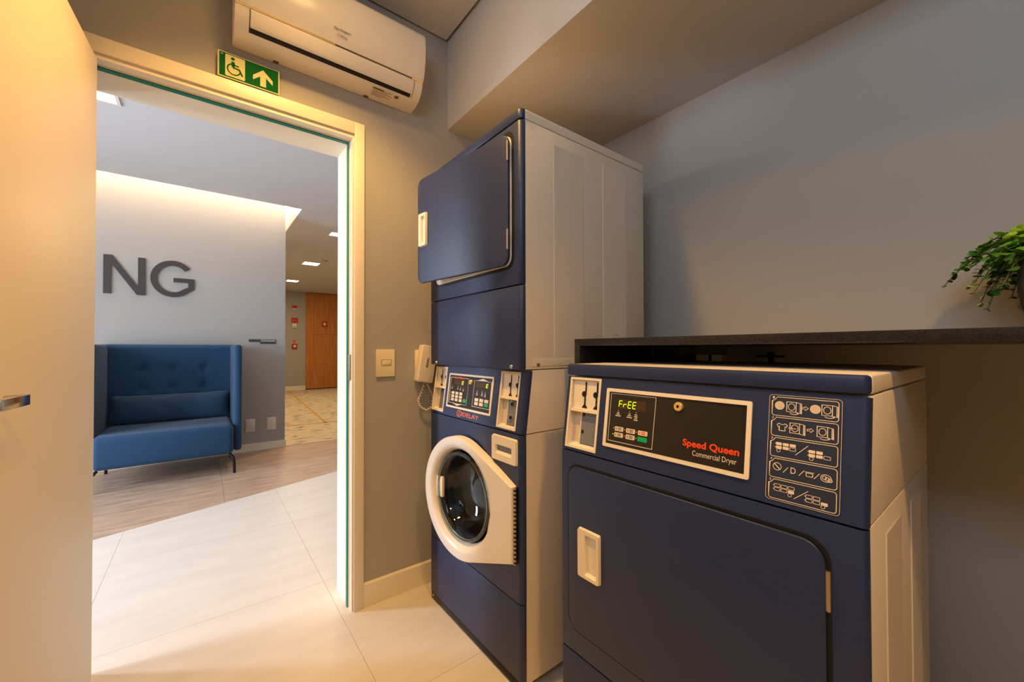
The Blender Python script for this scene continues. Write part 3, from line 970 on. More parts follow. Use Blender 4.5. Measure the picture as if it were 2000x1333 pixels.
mk('door_liner', MB().prism(rrect(-0.55, -0.05, 1.53, 1.93, 0.03, 6), -0.015, -0.0121, Fu), M['white_pl'], ud, smooth=30)
recess_handle('handle', Fu, -0.566, -0.506, 1.655, 1.805, M['plastic'], ud)
leaf_hinge(Fu, 0.002, 1.864, 1.934, ud)
leaf_hinge(Fu, 0.002, 1.547, 1.619, ud)

# washer half
xsw = xsb - 0.01
wcm = MB().box(xs + 0.022, xsw, ys0 + .001, ys0 + .012, 0.03, z3 - .0015).box(xs + 0.022, xsw, ys1 - .012, ys1 - .001, 0.03, z3 - .0015)
wcm.box(xsw - .01, xsw, ys0 + .012, ys1 - .012, 0.03, z3 - .0015).box(xs + 0.022, xsw - .01, ys0 + .012, ys1 - .012, 0.03, 0.04)
wc = mk('washer_cabinet', wcm, M['cream'], stack, smooth=0)
mb = MB().prism([(xs + 0.022, z3 + .0015), (xsw, z3 + .0015), (xsw, z2 - .001), (xs + sb + 0.022, z2 - .001)], -ys1 + .001, -ys0 - .001, Frame((0, 0, 0), (1, 0, 0), (0, 0, 1), (0, -1, 0)))
mk('washer_console', mb, M['cream'], stack, bevel=0.002)
front_panel('kick_panel', Fs, W, 0.04, z4 - G, RS, 0.0215, M['blue'], stack)
tk = mk('toe_plate', MB().box(xs + 0.004, xs + 0.03, ys0 + .008, ys1 - .008, 0.006, 0.0385), M['dark_metal'], stack, bevel=0.002)
for s_ in (0.03, W - 0.03):
    mk('screw', MB().lathe([(0.0, 0.004), (0.004, 0.004), (0.005, 0)], Frame(Fs(s_, 0.025, -0.004), Fs.a, Fs.b, Fs.c), 10), M['chrome'], tk)
for (fx, fy) in ((xs + .07, ys0 + .06), (xs + .07, ys1 - .06), (xsw - .06, ys0 + .06), (xsw - .06, ys1 - .06)):
    mk('foot', MB().tube([(fx, fy, 0.0), (fx, fy, 0.032)], 0.02, 12), M['black'], stack)
# washer front with porthole
hc, hzc, hr = ys1 - 1.415, 0.588, 0.185
t0_, t1_ = z4 + G, z3 - G
angs = sorted([2 * PI * k / 64 for k in range(64)] + [math.atan2(b_ - hzc, a - hc) % (2 * PI) for a in (RS, W - RS) for b_ in (t0_, t1_)])
inn = [(hc + hr * math.cos(a), hzc + hr * math.sin(a)) for a in angs]
out_ = []
for a in angs:
    ca, sa = math.cos(a), math.sin(a)
    k = min([((W - RS - hc) / ca) if ca > 1e-9 else 1e9, ((RS - hc) / ca) if ca < -1e-9 else 1e9, ((t1_ - hzc) / sa) if sa > 1e-9 else 1e9, ((t0_ - hzc) / sa) if sa < -1e-9 else 1e9])
    out_.append((hc + k * ca, hzc + k * sa))
mb = MB()
n_ = len(angs)
mb.add([Fs(a, b_, 0) for a, b_ in out_] + [Fs(a, b_, 0) for a, b_ in inn] + [Fs(a, b_, -0.03) for a, b_ in inn],
       [(k, (k + 1) % n_, n_ + (k + 1) % n_, n_ + k) for k in range(n_)] + [(n_ + k, n_ + (k + 1) % n_, 2 * n_ + (k + 1) % n_, 2 * n_ + k) for k in range(n_)])
nn = 6
prf = [(RS - RS * math.sin(k / nn * PI / 2), -RS + RS * math.cos(k / nn * PI / 2)) for k in range(nn + 1)] + [(0, -0.0215)]
for side in (0, 1):
    m_ = len(prf)
    mb.add([Fs(p[0] if not side else W - p[0], t_, p[1]) for t_ in (t0_, t1_) for p in prf], [(k, k + 1, m_ + k + 1, m_ + k) for k in range(m_ - 1)])
    for t_ in (t0_, t1_):
        q = [Fs(p[0] if not side else W - p[0], t_, p[1]) for p in prf] + [Fs(RS if not side else W - RS, t_, -0.0215)]
        mb.add(q, [tuple(range(len(q)))])
for t_ in (t0_, t1_):
    mb.add([Fs(RS, t_, 0), Fs(W - RS, t_, 0), Fs(W - RS, t_, -0.0215), Fs(RS, t_, -0.0215)], [(0, 1, 2, 3)])
wf_ = mk('washer_front', mb, M['blue'], stack, smooth=30)
# drum behind the porthole
Fdr = Frame(Fs(hc, hzc, 0), Fs.a, Fs.b, -Fs.c)
mk('drum', MB().lathe([(0.19, 0.032), (0.215, 0.045), (0.25, 0.08), (0.25, 0.40), (0.10, 0.42), (0.0, 0.42)], Fdr, 48), M['steel'], stack)
mk('door_boot', MB().lathe([(0.186, 0.0), (0.192, -0.004), (0.205, -0.004), (0.208, 0.0)], Fdr, 48), M['black'], stack)
# washer door, a few degrees ajar; hinge at the near edge
th = math.radians(5.0)
Fo = Frame((xs - 0.022, 1.095, 0), (math.sin(th), -math.cos(th), 0), (0, 0, 1), (-math.cos(th), -math.sin(th), 0))
dc, dz_, dR = -0.331, 0.588, 0.2465
h0z, h1z = 0.446, 0.712


def tangent(px, pz, sgn):
    ax, az = px - dc, pz - dz_
    D = math.hypot(ax, az)
    base = math.atan2(az, ax)
    al = math.acos(dR / D)
    return base + sgn * al


a_top = tangent(0.0, h1z, 1)
a_bot = tangent(0.0, h0z, -1)
N1 = 60
outer = []
a_end = a_bot + 2 * PI if a_bot < a_top else a_bot
for k in range(N1 + 1):
    a = a_top + (a_end - a_top) * k / N1
    outer.append((dc + dR * math.cos(a), dz_ + dR * math.sin(a)))
for k in range(1, 6):
    outer.append((outer[N1][0] + (0 - outer[N1][0]) * k / 6, outer[N1][1] + (h0z - outer[N1][1]) * k / 6))
outer += [(0.0, h0z), (0.0, (h0z + h1z) / 2), (0.0, h1z)]
for k in range(1, 6):
    outer.append((0.0 + (outer[0][0]) * k / 6, h1z + (outer[0][1] - h1z) * k / 6))
rin = 0.194
dcx, dcz = dc + 0.006, dz_ + 0.004


def toward(p, r):
    a = math.atan2(p[1] - dcz, p[0] - dcx)
    return (dcx + r * math.cos(a), dcz + r * math.sin(a))


loops = []
n = len(outer)
loops.append([(p[0], p[1], -0.036) for p in outer])
loops.append([(p[0], p[1], -0.006) for p in outer])
loops.append([(dcx + (p[0] - dcx) * .985, dcz + (p[1] - dcz) * .985, 0.0) for p in outer])
loops.append([(*toward(p, 0.218), 0.001) for p in outer])
loops.append([(*toward(p, 0.204), -0.002) for p in outer])
loops.append([(*toward(p, rin), -0.014) for p in outer])
loops.append([(*toward(p, rin - .008), -0.034) for p in outer])
mb = MB()
for lp_ in loops:
    mb.v += [Fo(*p) for p in lp_]
for li in range(len(loops) - 1):
    for k in range(n):
        j = (k + 1) % n
        mb.f.append((li * n + k, li * n + j, (li + 1) * n + j, (li + 1) * n + k))
wd = mk('washer_door', mb, M['white_pl'], stack, smooth=40, label='round white porthole door, slightly ajar')
Fg = Frame(Fo(dcx, dcz, 0), Fo.a, Fo.b, -Fo.c)
mk('glass_bowl', MB().lathe([(0.178, 0.022), (0.172, 0.016), (0.164, 0.020), (0.150, 0.045), (0.135, 0.095), (0.110, 0.115), (0.06, 0.124), (0.002, 0.126)], Fg, 64), M['glass'], wd, smooth=50)
mk('glass_ring', MB().lathe([(0.179, 0.018), (0.172, 0.012), (0.166, 0.013), (0.165, 0.019)], Fg, 64), M['glass'], wd, smooth=50)
lt = MB().box(-0.028, 0.028, -0.045, 0.045, 0.0, 0.014, Frame(Fo(dcx - 0.172, dcz, -0.034), Fo.a, Fo.b, Fo.c))
mk('latch_block', lt, M['plastic'], wd, bevel=0.004)
hg = MB()
Fhh = Frame(Fo(0.0075, 0, -0.008), Fo.a, Fo.b, Fo.c)
hg.tube([Fhh(0, h0z + .002, 0), Fhh(0, h1z - .002, 0)], 0.005, 10)
hgo = mk('hinge', hg, M['hinge'], wd)
kn = MB()
for k in range(18):
    z0 = h0z + .006 + k * 0.0146
    kn.tube([Fhh(0.0, z0, 0.0), Fhh(0.0, z0 + 0.006, 0.0)], 0.0056, 10)
mk('hinge_knuckle', kn, M['dark_metal'], hgo)
mk('hinge_plate', MB().box(ys1 - 1.108, ys1 - 1.086, h0z, h1z, 0.0005, 0.003, Fs), M['dark_metal'], stack, bevel=0.001)
# soap drawer
Fsp = Frame(Fs(0, 0, 0.0005), Fs.a, Fs.b, Fs.c)
sd0, sd1, sdt0, sdt1 = ys1 - 1.238, ys1 - 1.088, 0.782, 0.876
o_ = rrect(sd0, sd1, sdt0, sdt1, 0.008, 5)
o2 = rrect(sd0 + .003, sd1 - .003, sdt0 + .003, sdt1 - .003, 0.007, 5)
i_ = rrect(sd0 + .026, sd1 - .026, sdt0 + .026, sdt0 + .060, 0.004, 5)
i2 = rrect(sd0 + .029, sd1 - .029, sdt0 + .036, sdt0 + .058, 0.003, 5)
n = len(o_)
mb = MB().add([Fsp(a, b_, c) for lp_, c in ((o_, 0), (o2, 0.009), (i_, 0.0085), (i2, 0.001)) for a, b_ in lp_],
              [(l_ * n + k, l_ * n + (k + 1) % n, (l_ + 1) * n + (k + 1) % n, (l_ + 1) * n + k) for l_ in range(3) for k in range(n)])
sdo = mk('soap_drawer', mb, M['plastic'], stack, smooth=30)
mk('drawer_window', MB().prism(i2, 0.0002, 0.0011, Fsp), M['zinc'], sdo, smooth=0)
# washer control panel
wl = math.hypot(sb, z2 - z3) - 0.004
tdir = Vector((sb, 0, z2 - z3)).normalized()
ndir = Vector((-tdir.z, 0, tdir.x))
Fq = Frame(Vector((xs, ys1, z3)) + tdir * 0.002, (0, -1, 0), tdir, ndir)
cL = (0.0205, 0.126, 0.013, 0.212)
cR = (0.552, 0.661, 0.010, 0.212)
wp = mk('control_panel', panel_face(Fq, W, wl, RS * .9, 0.0215, [cL, cR]), M['blue'], stack, smooth=30, fix=False)
coin_box(wp, Fq, *cL, [(0.2, 0.85)])
coin_box(wp, Fq, *cR, [(0.3, 0.80), (0.3, 0.35)], lock=True)
fs0, fs1, ft0, ft1 = 0.157, 0.506, 0.039, 0.190
mk('overlay', MB().box(fs0 + .004, fs1 - .004, ft0 + .004, ft1 - .004, 0.0002, 0.001, Fq), M['panel_black'], wp, smooth=0)
mk('overlay_frame', MB().ring(rrect(fs0, fs1, ft0, ft1, 0.004, 3), rrect(fs0 + .008, fs1 - .008, ft0 + .008, ft1 - .008, 0.001, 3), 0.0004, 0.004, Fq), M['plastic'], wp, smooth=30)
pr = MB()
a0, a1 = 0.172, 0.322
pr.stroke([(a0, 0.06), (a0, 0.172), (a1, 0.172), (a1, 0.06), ((a0 + a1) / 2 + .03, 0.06), ((a0 + a1) / 2, 0.052), ((a0 + a1) / 2 - .03, 0.06)], 0.0016, 0.0014, Fq, closed=True)
pr.flat([(a0 + .035, 0.0595), (a0 + .075, 0.0505), (a0 + .115, 0.0595)], 0.0013, Fq)
b0, b1 = 0.368, 0.492
pr.stroke([(b0, 0.062), (b0, 0.168), (b0 + .02, 0.168), ((b0 + b1) / 2, 0.178), (b1 - .02, 0.168), (b1, 0.168), (b1, 0.062)], 0.0016, 0.0014, Fq, closed=True)
pr.flat([(b0 + .02, 0.1685), ((b0 + b1) / 2, 0.1775), (b1 - .02, 0.1685)], 0.0013, Fq)
for (s_, t_, n_i) in ((0.190, 0.128, 2), (0.240, 0.128, 2), (0.262, 0.126, 2), (0.285, 0.124, 2), (0.395, 0.122, 3), (0.432, 0.122, 3), (0.455, 0.120, 3)):
    pr.flat(circ(s_, t_ + .006, 0.0016, 8), 0.0014, Fq)
    for k in range(n_i):
        pr.stroke([(s_ - .0035 - k * .0015, t_ - k * .0055), (s_ + .0035 + k * .0015, t_ - k * .0055)], 0.0024, 0.0014, Fq)
for k in range(4):
    pr.stroke([(0.177, 0.104 - k * .0105), (0.184, 0.104 - k * .0105)], 0.0022, 0.0014, Fq)
mk('overlay_print', pr, M['print'], wp, smooth=0, fix=False)
mk('brand_lettering', text(MB(), 'Speed Queen', Fq, 0.206, 0.292, 0.165, 0.179, 0.0017, bold=0.027), M['red'], wp, smooth=0, fix=False)
for (s_, e_) in ((0.205, 0.292), (0.385, 0.478)):
    mk('display', MB().box(s_, e_, 0.142, 0.161, 0.0011, 0.0016, Fq), M['brown_lcd'], wp, smooth=0)
for s_ in (0.270, 0.456):
    ld = MB()
    led_text(ld, 'E', Fq, s_, 0.1445, 0.013, 0.014, 0.003, 0.0019)
    mk('display_digits', ld, M['led'], wp, smooth=0, fix=False)
for r_ in range(3):
    for c_ in range(3):
        s_, t_ = 0.192 + c_ * 0.0335, 0.0985 - r_ * 0.0145
        button(wp, Fq, s_, s_ + .0235, t_, t_ + .0115, M['btn'])
button(wp, Fq, 0.2935, 0.3155, 0.0695, 0.084, M['green'])
for r_ in range(2):
    for c_ in range(3):
        s_, t_ = 0.384 + c_ * 0.0355, 0.085 - r_ * 0.0155
        button(wp, Fq, s_, s_ + .0265, t_, t_ + .0125, M['green'] if (r_, c_) == (1, 2) else M['btn'])
kl = mk('key_lock', MB().lathe([(0.0, 0.006), (0.0035, 0.006), (0.0038, 0.009), (0.009, 0.009), (0.0105, 0.007), (0.0105, 0.0012)], Frame(Fq(0.345, 0.160, 0), Fq.a, Fq.b, Fq.c), 20), M['brass'], wp)
dl = MB()
dl.stroke(circ(0.272, 0.0205, 0.0165, 24, 0.0125), 0.0032, 0.0006, Fq, closed=True)
dl.stroke([(0.266, 0.010), (0.278, 0.031)], 0.0034, 0.0007, Fq)
text(dl, 'IDELAY', Fq, 0.293, 0.425, 0.012, 0.029, 0.0006, bold=0.01)
mk('decal_lettering', dl, M['orange'], wp, smooth=0, fix=False)

# ------------------------------------------------------------------ stone counter with a waterfall end
counter = thing('stone_counter', (1.42, 0.97, 0), 'dark granite counter with a mitred waterfall end running above the low dryer', 'counter')
XC = 1.03
mk('top_slab', MB().prism([(0.969, 1.228), (0.945, 1.204), (YR + .001, 1.204), (YR + .001, 1.228)], XC, XW - .001, Frame((0, 0, 0), (0, 1, 0), (0, 0, 1), (1, 0, 0))), M['stone'], counter, bevel=0.0012)
mk('end_slab', MB().prism([(0.969, 1.2275), (0.969, 0.0), (0.945, 0.0), (0.945, 1.2035)], XC, XW - .001, Frame((0, 0, 0), (0, 1, 0), (0, 0, 1), (1, 0, 0))), M['stone'], counter, bevel=0.0012)
# steel angle under the counter, cable and pipe box on the wall
t = thing('angle_bracket', (1.5, 0.8, 1.17), 'dark steel angle bracket bolted beneath the stone counter', 'bracket')
mk('flange', MB().box(1.40, 1.432, 0.62, 0.899, 1.1985, 1.2035), M['dark_metal'], t, smooth=0)
mk('web', MB().box(1.40, 1.405, 0.62, 0.898, 1.172, 1.198), M['dark_metal'], t, smooth=0)
mk('cut_end', MB().box(1.3985, 1.432, 0.899, 0.901, 1.171, 1.203), M['zinc'], t, smooth=0)
t = thing('junction_box', (1.82, 0.88, 1.08), 'pale wall box half hidden behind the low dryer', 'junction box')
mk('cover', MB().box(1.795, XW - .001, 0.827, 0.93, 1.075, 1.173), M['socket'], t, bevel=0.004)
mk('cable_gland', MB().tube([(1.80, 0.86, 1.173), (1.80, 0.86, 1.19)], 0.009, 10), M['dark_metal'], t)
mk('power_cable', MB().tube([(1.80, 0.86, 1.187), (1.77, 0.85, 1.194), (1.72, 0.83, 1.17), (1.68, 0.81, 1.12), (1.64, 0.79, 1.0), (1.62, 0.78, 0.6), (1.60, 0.76, 0.02)], 0.006, 8), M['dark_metal'],
   label='dark cable drooping from the wall box behind the low dryer', cat='cable')
t = thing('gas_valve', (1.80, 0.6, 1.13), 'small dark pipe valve on the wall beneath the counter', 'valve')
mk('pipe', MB().tube([(1.79, 0.62, 0.2), (1.79, 0.62, 1.15), (1.80, 0.63, 1.168), (XW - .002, 0.63, 1.168)], 0.011, 10), M['dark_metal'], t)
mk('handle', MB().box(1.772, 1.782, 0.57, 0.67, 1.158, 1.166), M['dark_metal'], t, bevel=0.002)

# ------------------------------------------------------------------ air conditioner
ax0, ax1 = 0.085, 0.828
ac = thing('air_conditioner', ((ax0 + ax1) / 2, YB, 2.38), 'white split air conditioner mounted above the doorway', 'air conditioner')
low = [(YB - .001, 2.383), (1.835, 2.386), (1.808, 2.393), (1.786, 2.406), (1.769, 2.423), (1.758, 2.444), (1.752, 2.462)]
up_ = [(1.749, 2.466), (1.738, 2.490), (1.729, 2.519), (1.723, 2.56), (1.7215, 2.60), (1.7225, 2.64), (1.7245, 2.664), (1.731, 2.679), (1.744, 2.689)]
Fa = Frame((0, 0, 0), (0, 1, 0), (0, 0, 1), (1, 0, 0))


def inset(poly, d, cy=1.84, cz_=2.54):
    return [(y_ + (cy - y_) / math.hypot(cy - y_, cz_ - z_) * d, z_ + (cz_ - z_) / math.hypot(cy - y_, cz_ - z_) * d) for y_, z_ in poly]


def extrude_x(poly, xa, xb, r):
    """extrude a (y,z) section along x with softened ends"""
    mb = MB()
    st_ = [(xa, r), (xa + r * .3, r * .3), (xa + r, 0), (xb - r, 0), (xb - r * .3, r * .3), (xb, r)]
    n = len(poly)
    for x_, d_ in st_:
        mb.v += [Fa(p[0], p[1], x_) for p in (inset(poly, d_) if d_ else poly)]
    for k in range(len(st_) - 1):
        for i in range(n):
            j = (i + 1) % n
            mb.f.append((k * n + i, k * n + j, (k + 1) * n + j, (k + 1) * n + i))
    mb.f.append(tuple(range(n)))
    mb.f.append(tuple(range((len(st_) - 1) * n, len(st_) * n)))
    return mb


hs_poly = low + [(1.760, 2.466), (1.760, 2.685), (YB - .001, 2.688)]
mk('housing', extrude_x(hs_poly, ax0, ax1, 0.008), M['white_pl'], ac, smooth=40)
fp_poly = [(1.757, 2.4665)] + up_ + [(1.757, 2.6925)]
acf = mk('front_cover', extrude_x(fp_poly, ax0, ax1, 0.006), M['white_pl'], ac, smooth=40)


def off(poly, d):
    return inset(poly, -d)


vn = [(1.7805, 2.411), (1.769, 2.423), (1.758, 2.444), (1.7525, 2.461)]
v_out = off(vn, 0.004)
v_in = off(vn, 0.0005)
mk('vane', MB().prism(v_out + v_in[::-1], 0.136, 0.782, Fa), M['white_pl'], ac, bevel=0.001, smooth=40)
sl = [(1.7965, 2.4005), (1.786, 2.406), (1.7795, 2.4125)]
mk('outlet_shade', MB().prism(off(sl, 0.0016) + off(sl, 0.0002)[::-1], 0.134, 0.776, Fa), M['black'], ac, smooth=0)  # black strip stands in for the shade inside the outlet
for xx in (0.1335, 0.7835):
    g_ = off([(1.7965, 2.4005)] + vn, 0.0016)
    g2 = off([(1.7965, 2.4005)] + vn, 0.0002)
    mk('vane_gap', MB().prism(g_ + g2[::-1], xx - .0014, xx + .0014, Fa), M['dark_print_and_shade'], ac, smooth=0)
# dark strip painting the shade in the gap between cover and vane
mk('cover_gap_shade', MB().prism([(1.7505, 2.4635), (1.7475, 2.4665), (1.7495, 2.4685), (1.7525, 2.4655)], 0.43, 0.77, Fa), M['dark_print_and_shade'], ac, smooth=0)
for cx_ in (0.233, 0.60):
    mk('clip', MB().box(cx_ - .010, cx_ + .010, 1.880, 1.8925, 2.3802, 2.3835), M['dark_print_and_shade'], ac, bevel=0.001)
for xa_, xb_ in ((ax0 + .004, 0.43), (0.77, ax1 - .004)):
    mk('cover_glint', MB().prism([(1.7515, 2.4630), (1.7465, 2.4662), (1.7478, 2.4695), (1.7540, 2.4665)], xa_, xb_, Fa), M['lip_glint'], ac, smooth=0)  # added strip imitating the highlight along the white plastic lip
# lettering on the cover
yl = 1.7288 - 0.0012
Ft = Frame((0, 1.7285, 2.5195), (1, 0, 0), (0, -0.146, 0.989), (0, -0.989, -0.146))
lg = text(MB(), 'Springer', Ft, 0.420, 0.489, -0.008, 0.006, 0.0026, shear=0.2)
text(lg, 'Midea', Ft, 0.447, 0.474, -0.027, -0.017, 0.0010)
lg.stroke(arc(0.440, -0.022, 0.005, 0.4, 5.6, 12), 0.0012, 0.0010, Ft)
mk('brand_lettering', lg, M['dark_print_and_shade'], acf, smooth=0, fix=False)
# rating sticker on the underside
Fk = Frame((0, 1.826, 2.3884), (1, 0, 0), (0, 0.966, -0.259), (0, -0.259, -0.966))
lbl = mk('rating_label', MB().box(0.605, 0.735, -0.022, 0.030, 0.0, 0.0008, Fk), M['label'], ac, smooth=0)
lg = MB()
for k in range(6):
    lg.stroke([(0.612, 0.026 - k * .0075), (0.612 + (0.05, 0.085, 0.06, 0.09, 0.07, 0.085)[k], 0.026 - k * .0075)], 0.0026, 0.0012, Fk)
lg.flat([(0.61, -0.018), (0.66, -0.018), (0.66, -0.010), (0.61, -0.010)], 0.0012, Fk)
lg.flat([(0.712, -0.016), (0.730, -0.016), (0.730, 0.0), (0.712, 0.0)], 0.0012, Fk)
mk('label_print', lg, M['dark_print_and_shade'], lbl, smooth=0, fix=False)

# ------------------------------------------------------------------ accessible exit sign above the door
sgn = thing('exit_sign', (0.142, YB, 2.24), 'green and cream accessible route sign with wheelchair symbol and arrow', 'sign')
Fg2 = Frame((0.040, YB - 0.0165, 2.243), (1, 0, 0), (0, 0, 1), (0, -1, 0))
SW, SH = 0.205, 0.098
bd = mk('board', MB().box(0, SW, 0, SH, 0.0, 0.003, Fg2), M['sign_cream'], sgn, smooth=0)
mk('green_field', MB().box(0.005, SW - .004, 0.004, SH - .004, 0.0031, 0.0036, Fg2), M['sign_green'], sgn, smooth=0)
sg = MB()
sg.flat(rrect(0.0235, 0.087, 0.008, 0.091, 0.003, 3), 0.0040, Fg2)
ar = [(0.1135, 0.046), (0.1135, 0.028), (0.138, 0.049), (0.138, 0.011), (0.158, 0.011), (0.158, 0.049), (0.181, 0.028), (0.181, 0.046), (0.1475, 0.078)]
sg.add([Fg2(a, b_, 0.0040) for a, b_ in ar], [(0, 1, 2, 8), (2, 3, 4, 5), (2, 5, 8), (5, 6, 7, 8)])
mk('symbol_field', sg, M['sign_cream'], sgn, smooth=0, fix=False)
wh = MB()
wh.flat(circ(0.0475, 0.079, 0.0062, 14), 0.0044, Fg2)
wh.flat([(0.0425, 0.068), (0.0535, 0.068), (0.0545, 0.050), (0.0435, 0.047)], 0.0044, Fg2)
wh.stroke([(0.050, 0.057), (0.067, 0.055)], 0.005, 0.0044, Fg2)
wh.stroke([(0.047, 0.046), (0.068, 0.044), (0.079, 0.022)], 0.006, 0.0044, Fg2)
wh.stroke(arc(0.051, 0.0385, 0.0205, 1.95, 6.0, 18), 0.0045, 0.00445, Fg2)
mk('wheelchair_symbol', wh, M['sign_green'], sgn, smooth=0, fix=False)
mk('maker_mark', MB().flat(circ(0.013, 0.087, 0.004, 10), 0.0040, Fg2), M['zinc'], sgn, fix=False)

# ------------------------------------------------------------------ light switch, intercom
sw = thing('light_switch', (0.697, YB, 1.06), 'ivory light switch plate on the wall beside the door frame', 'switch')
Fz = Frame((0.651, YB, 1.062), (1, 0, 0), (0, 0, 1), (0, -1, 0))
mk('plate', MB().prism(rrect(0, 0.0905, 0, 0.131, 0.004, 3), 0.0, 0.010, Fz), M['switch'], sw, bevel=0.002)
mk('key_surround', MB().ring(rrect(0.022, 0.073, 0.052, 0.083, 0.002, 2), rrect(0.026, 0.070, 0.055, 0.080, 0.001, 2), 0.0098, 0.0108, Fz), M['switch_key'], sw, smooth=0)
mk('rocker', MB().box(0.032, 0.069, 0.056, 0.079, 0.0099, 0.0125, Fz), M['switch'], sw, bevel=0.001)
ip = thing('intercom', (0.88, YB, 1.0), 'cream wall intercom handset squeezed beside the tall washer tower', 'intercom')
mk('wall_plate', MB().box(0.8475, 0.945, YB - 0.009, YB, 1.03, 1.19), M['switch'], ip, bevel=0.003)
Fi = Frame((0.895, YB - 0.034, 1.12), (0.985, 0.0, -0.17), (0.17, 0.0, 0.985), (0, -1, 0))
hb = MB().prism(rrect(-0.044, 0.044, -0.094, 0.092, 0.010, 4), -0.025, 0.022, Fi)
hbo = mk('handset', hb, M['plastic'], ip, bevel=0.006, seg=3)
tx = Frame(Fi(-0.004, 0.03, 0.0226), -Fi.b, Fi.a, Fi.c)
mk('brand_lettering', text(MB(), 'THEVEAR', tx, 0.0, 0.05, -0.006, 0.006, 0.0003, bold=0.02), M['black'], hbo, smooth=0, fix=False)
cpts = []
cen = [(0.888, YB - .030, 1.020), (0.872, YB - .028, 0.975), (0.856, YB - .026, 0.935), (0.868, YB - .026, 0.905), (0.900, YB - .026, 0.885), (0.93, YB - .026, 0.90), (0.935, YB - .026, 0.95), (0.915, YB - .028, 0.99), (0.900, YB - .030, 1.024)]
for i in range(len(cen) - 1):
    for k in range(14):
        p = Vector(cen[i]).lerp(Vector(cen[i + 1]), k / 14)
        an = (i * 14 + k) * 1.25
        cpts.append(p + Vector((0.0045 * math.cos(an), 0.0045 * math.sin(an), 0.003 * math.sin(an))))
mk('coiled_cord', MB().tube(cpts, 0.0022, 6), M['plastic'], ip)

# ------------------------------------------------------------------ potted plant on the counter
pc = Vector((1.655, -0.070, 1.2285))
plant = thing('potted_plant', pc, 'dark concrete pot with trailing round green leaves on the counter', 'plant')
Fpp = Frame(pc, (1, 0, 0), (0, 1, 0), (0, 0, 1))
mk('pot', MB().lathe([(0.0, 0.0), (0.040, 0.0), (0.054, 0.012), (0.071, 0.055), (0.081, 0.11), (0.081, 0.165), (0.074, 0.215), (0.069, 0.225), (0.062, 0.223), (0.064, 0.20), (0.0, 0.20)], Fpp, 40), M['pot'], plant)
mk('soil', MB().lathe([(0.0, 0.206), (0.0635, 0.2055)], Fpp, 24), M['soil'], plant)
# one leaf mesh per tone: cupped oval blade
def leaf_mesh(name, m):
    bm = bmesh.new()
    rings = []
    for r in (0.0, 0.5, 1.0):
        rw = []
        for k in range(10):
            a = 2 * PI * k / 10
            x, y = r * math.cos(a), 0.86 * r * math.sin(a)
            rw.append(bm.verts.new((1 + x, y, 0.16 * r * r * (0.4 + abs(math.sin(a))) - 0.06 * (1 + x))))
            if r == 0:
                break
        rings.append(rw)
    for k in range(10):
        j = (k + 1) % 10
        bm.faces.new((rings[0][0], rings[1][k], rings[1][j]))
        bm.faces.new((rings[1][k], rings[2][k], rings[2][j], rings[1][j]))
    me = bpy.data.meshes.new(name)
    bm.to_mesh(me)
    bm.free()
    me.polygons.foreach_set('use_smooth', [True] * len(me.polygons))
    me.materials.append(m)
    return me


lm = [leaf_mesh('leaf', M[k]) for k in ('leaf_a', 'leaf_b', 'leaf_c')]
rng = random.Random(11)


LEAVES = []


def put_leaf(p, d, size, tone):
    d = d.normalized()
    side = d.cross(Vector((0, 0, 1)))
    side = side.normalized() if side.length > 1e-4 else Vector((1, 0, 0))
    up = side.cross(d)
    roll = rng.uniform(-1.0, 1.0)
    s2 = side * math.cos(roll) + up * math.sin(roll)
    u2 = s2.cross(d)
    mtx = Matrix((d, s2, u2)).transposed().to_4x4()
    LEAVES.append((p.y + 0.3 * (pc.x - p.x), Matrix.Translation(p - pc) @ mtx @ Matrix.Diagonal((size, size, size, 1)), tone))


stems = []


def arch(az, reach, rise, drop, r0=0.03, nq=7):
    base = pc + Vector((r0 * math.cos(az), r0 * math.sin(az), 0.205))
    dirh = Vector((math.cos(az), math.sin(az), 0))
    return [base + dirh * (reach * q / nq) + Vector((0, 0, rise * math.sin(min(1, q / nq * 1.25) * PI * .6) - drop * (q / nq) ** 2.2)) for q in range(nq + 1)]


for k in range(20):            # crown
    stems.append(arch(2 * PI * k / 20 + rng.uniform(-.15, .15), rng.uniform(0.035, 0.085), rng.uniform(0.035, 0.085), rng.uniform(0, 0.03), nq=5))
for k in range(20):            # growth hanging over the left rim
    stems.append(arch(PI / 2 + rng.uniform(-0.95, 0.95), rng.uniform(0.07, 0.125), rng.uniform(0.02, 0.07), rng.uniform(0.04, 0.13), 0.045, 6))
for k in range(7):            # and over the other sides
    stems.append(arch(-PI / 2 + rng.uniform(-1.2, 1.2), rng.uniform(0.06, 0.11), rng.uniform(0.02, 0.06), rng.uniform(0.03, 0.10), 0.045, 6))
for (az, reach, rise, drop) in ((1.50, 0.165, 0.055, 0.115), (1.62, 0.14, 0.06, 0.09), (1.40, 0.10, 0.05, 0.165), (1.72, 0.085, 0.05, 0.185), (1.55, 0.12, 0.07, 0.06)):
    stems.append(arch(az, reach, rise, drop, 0.045, 8))
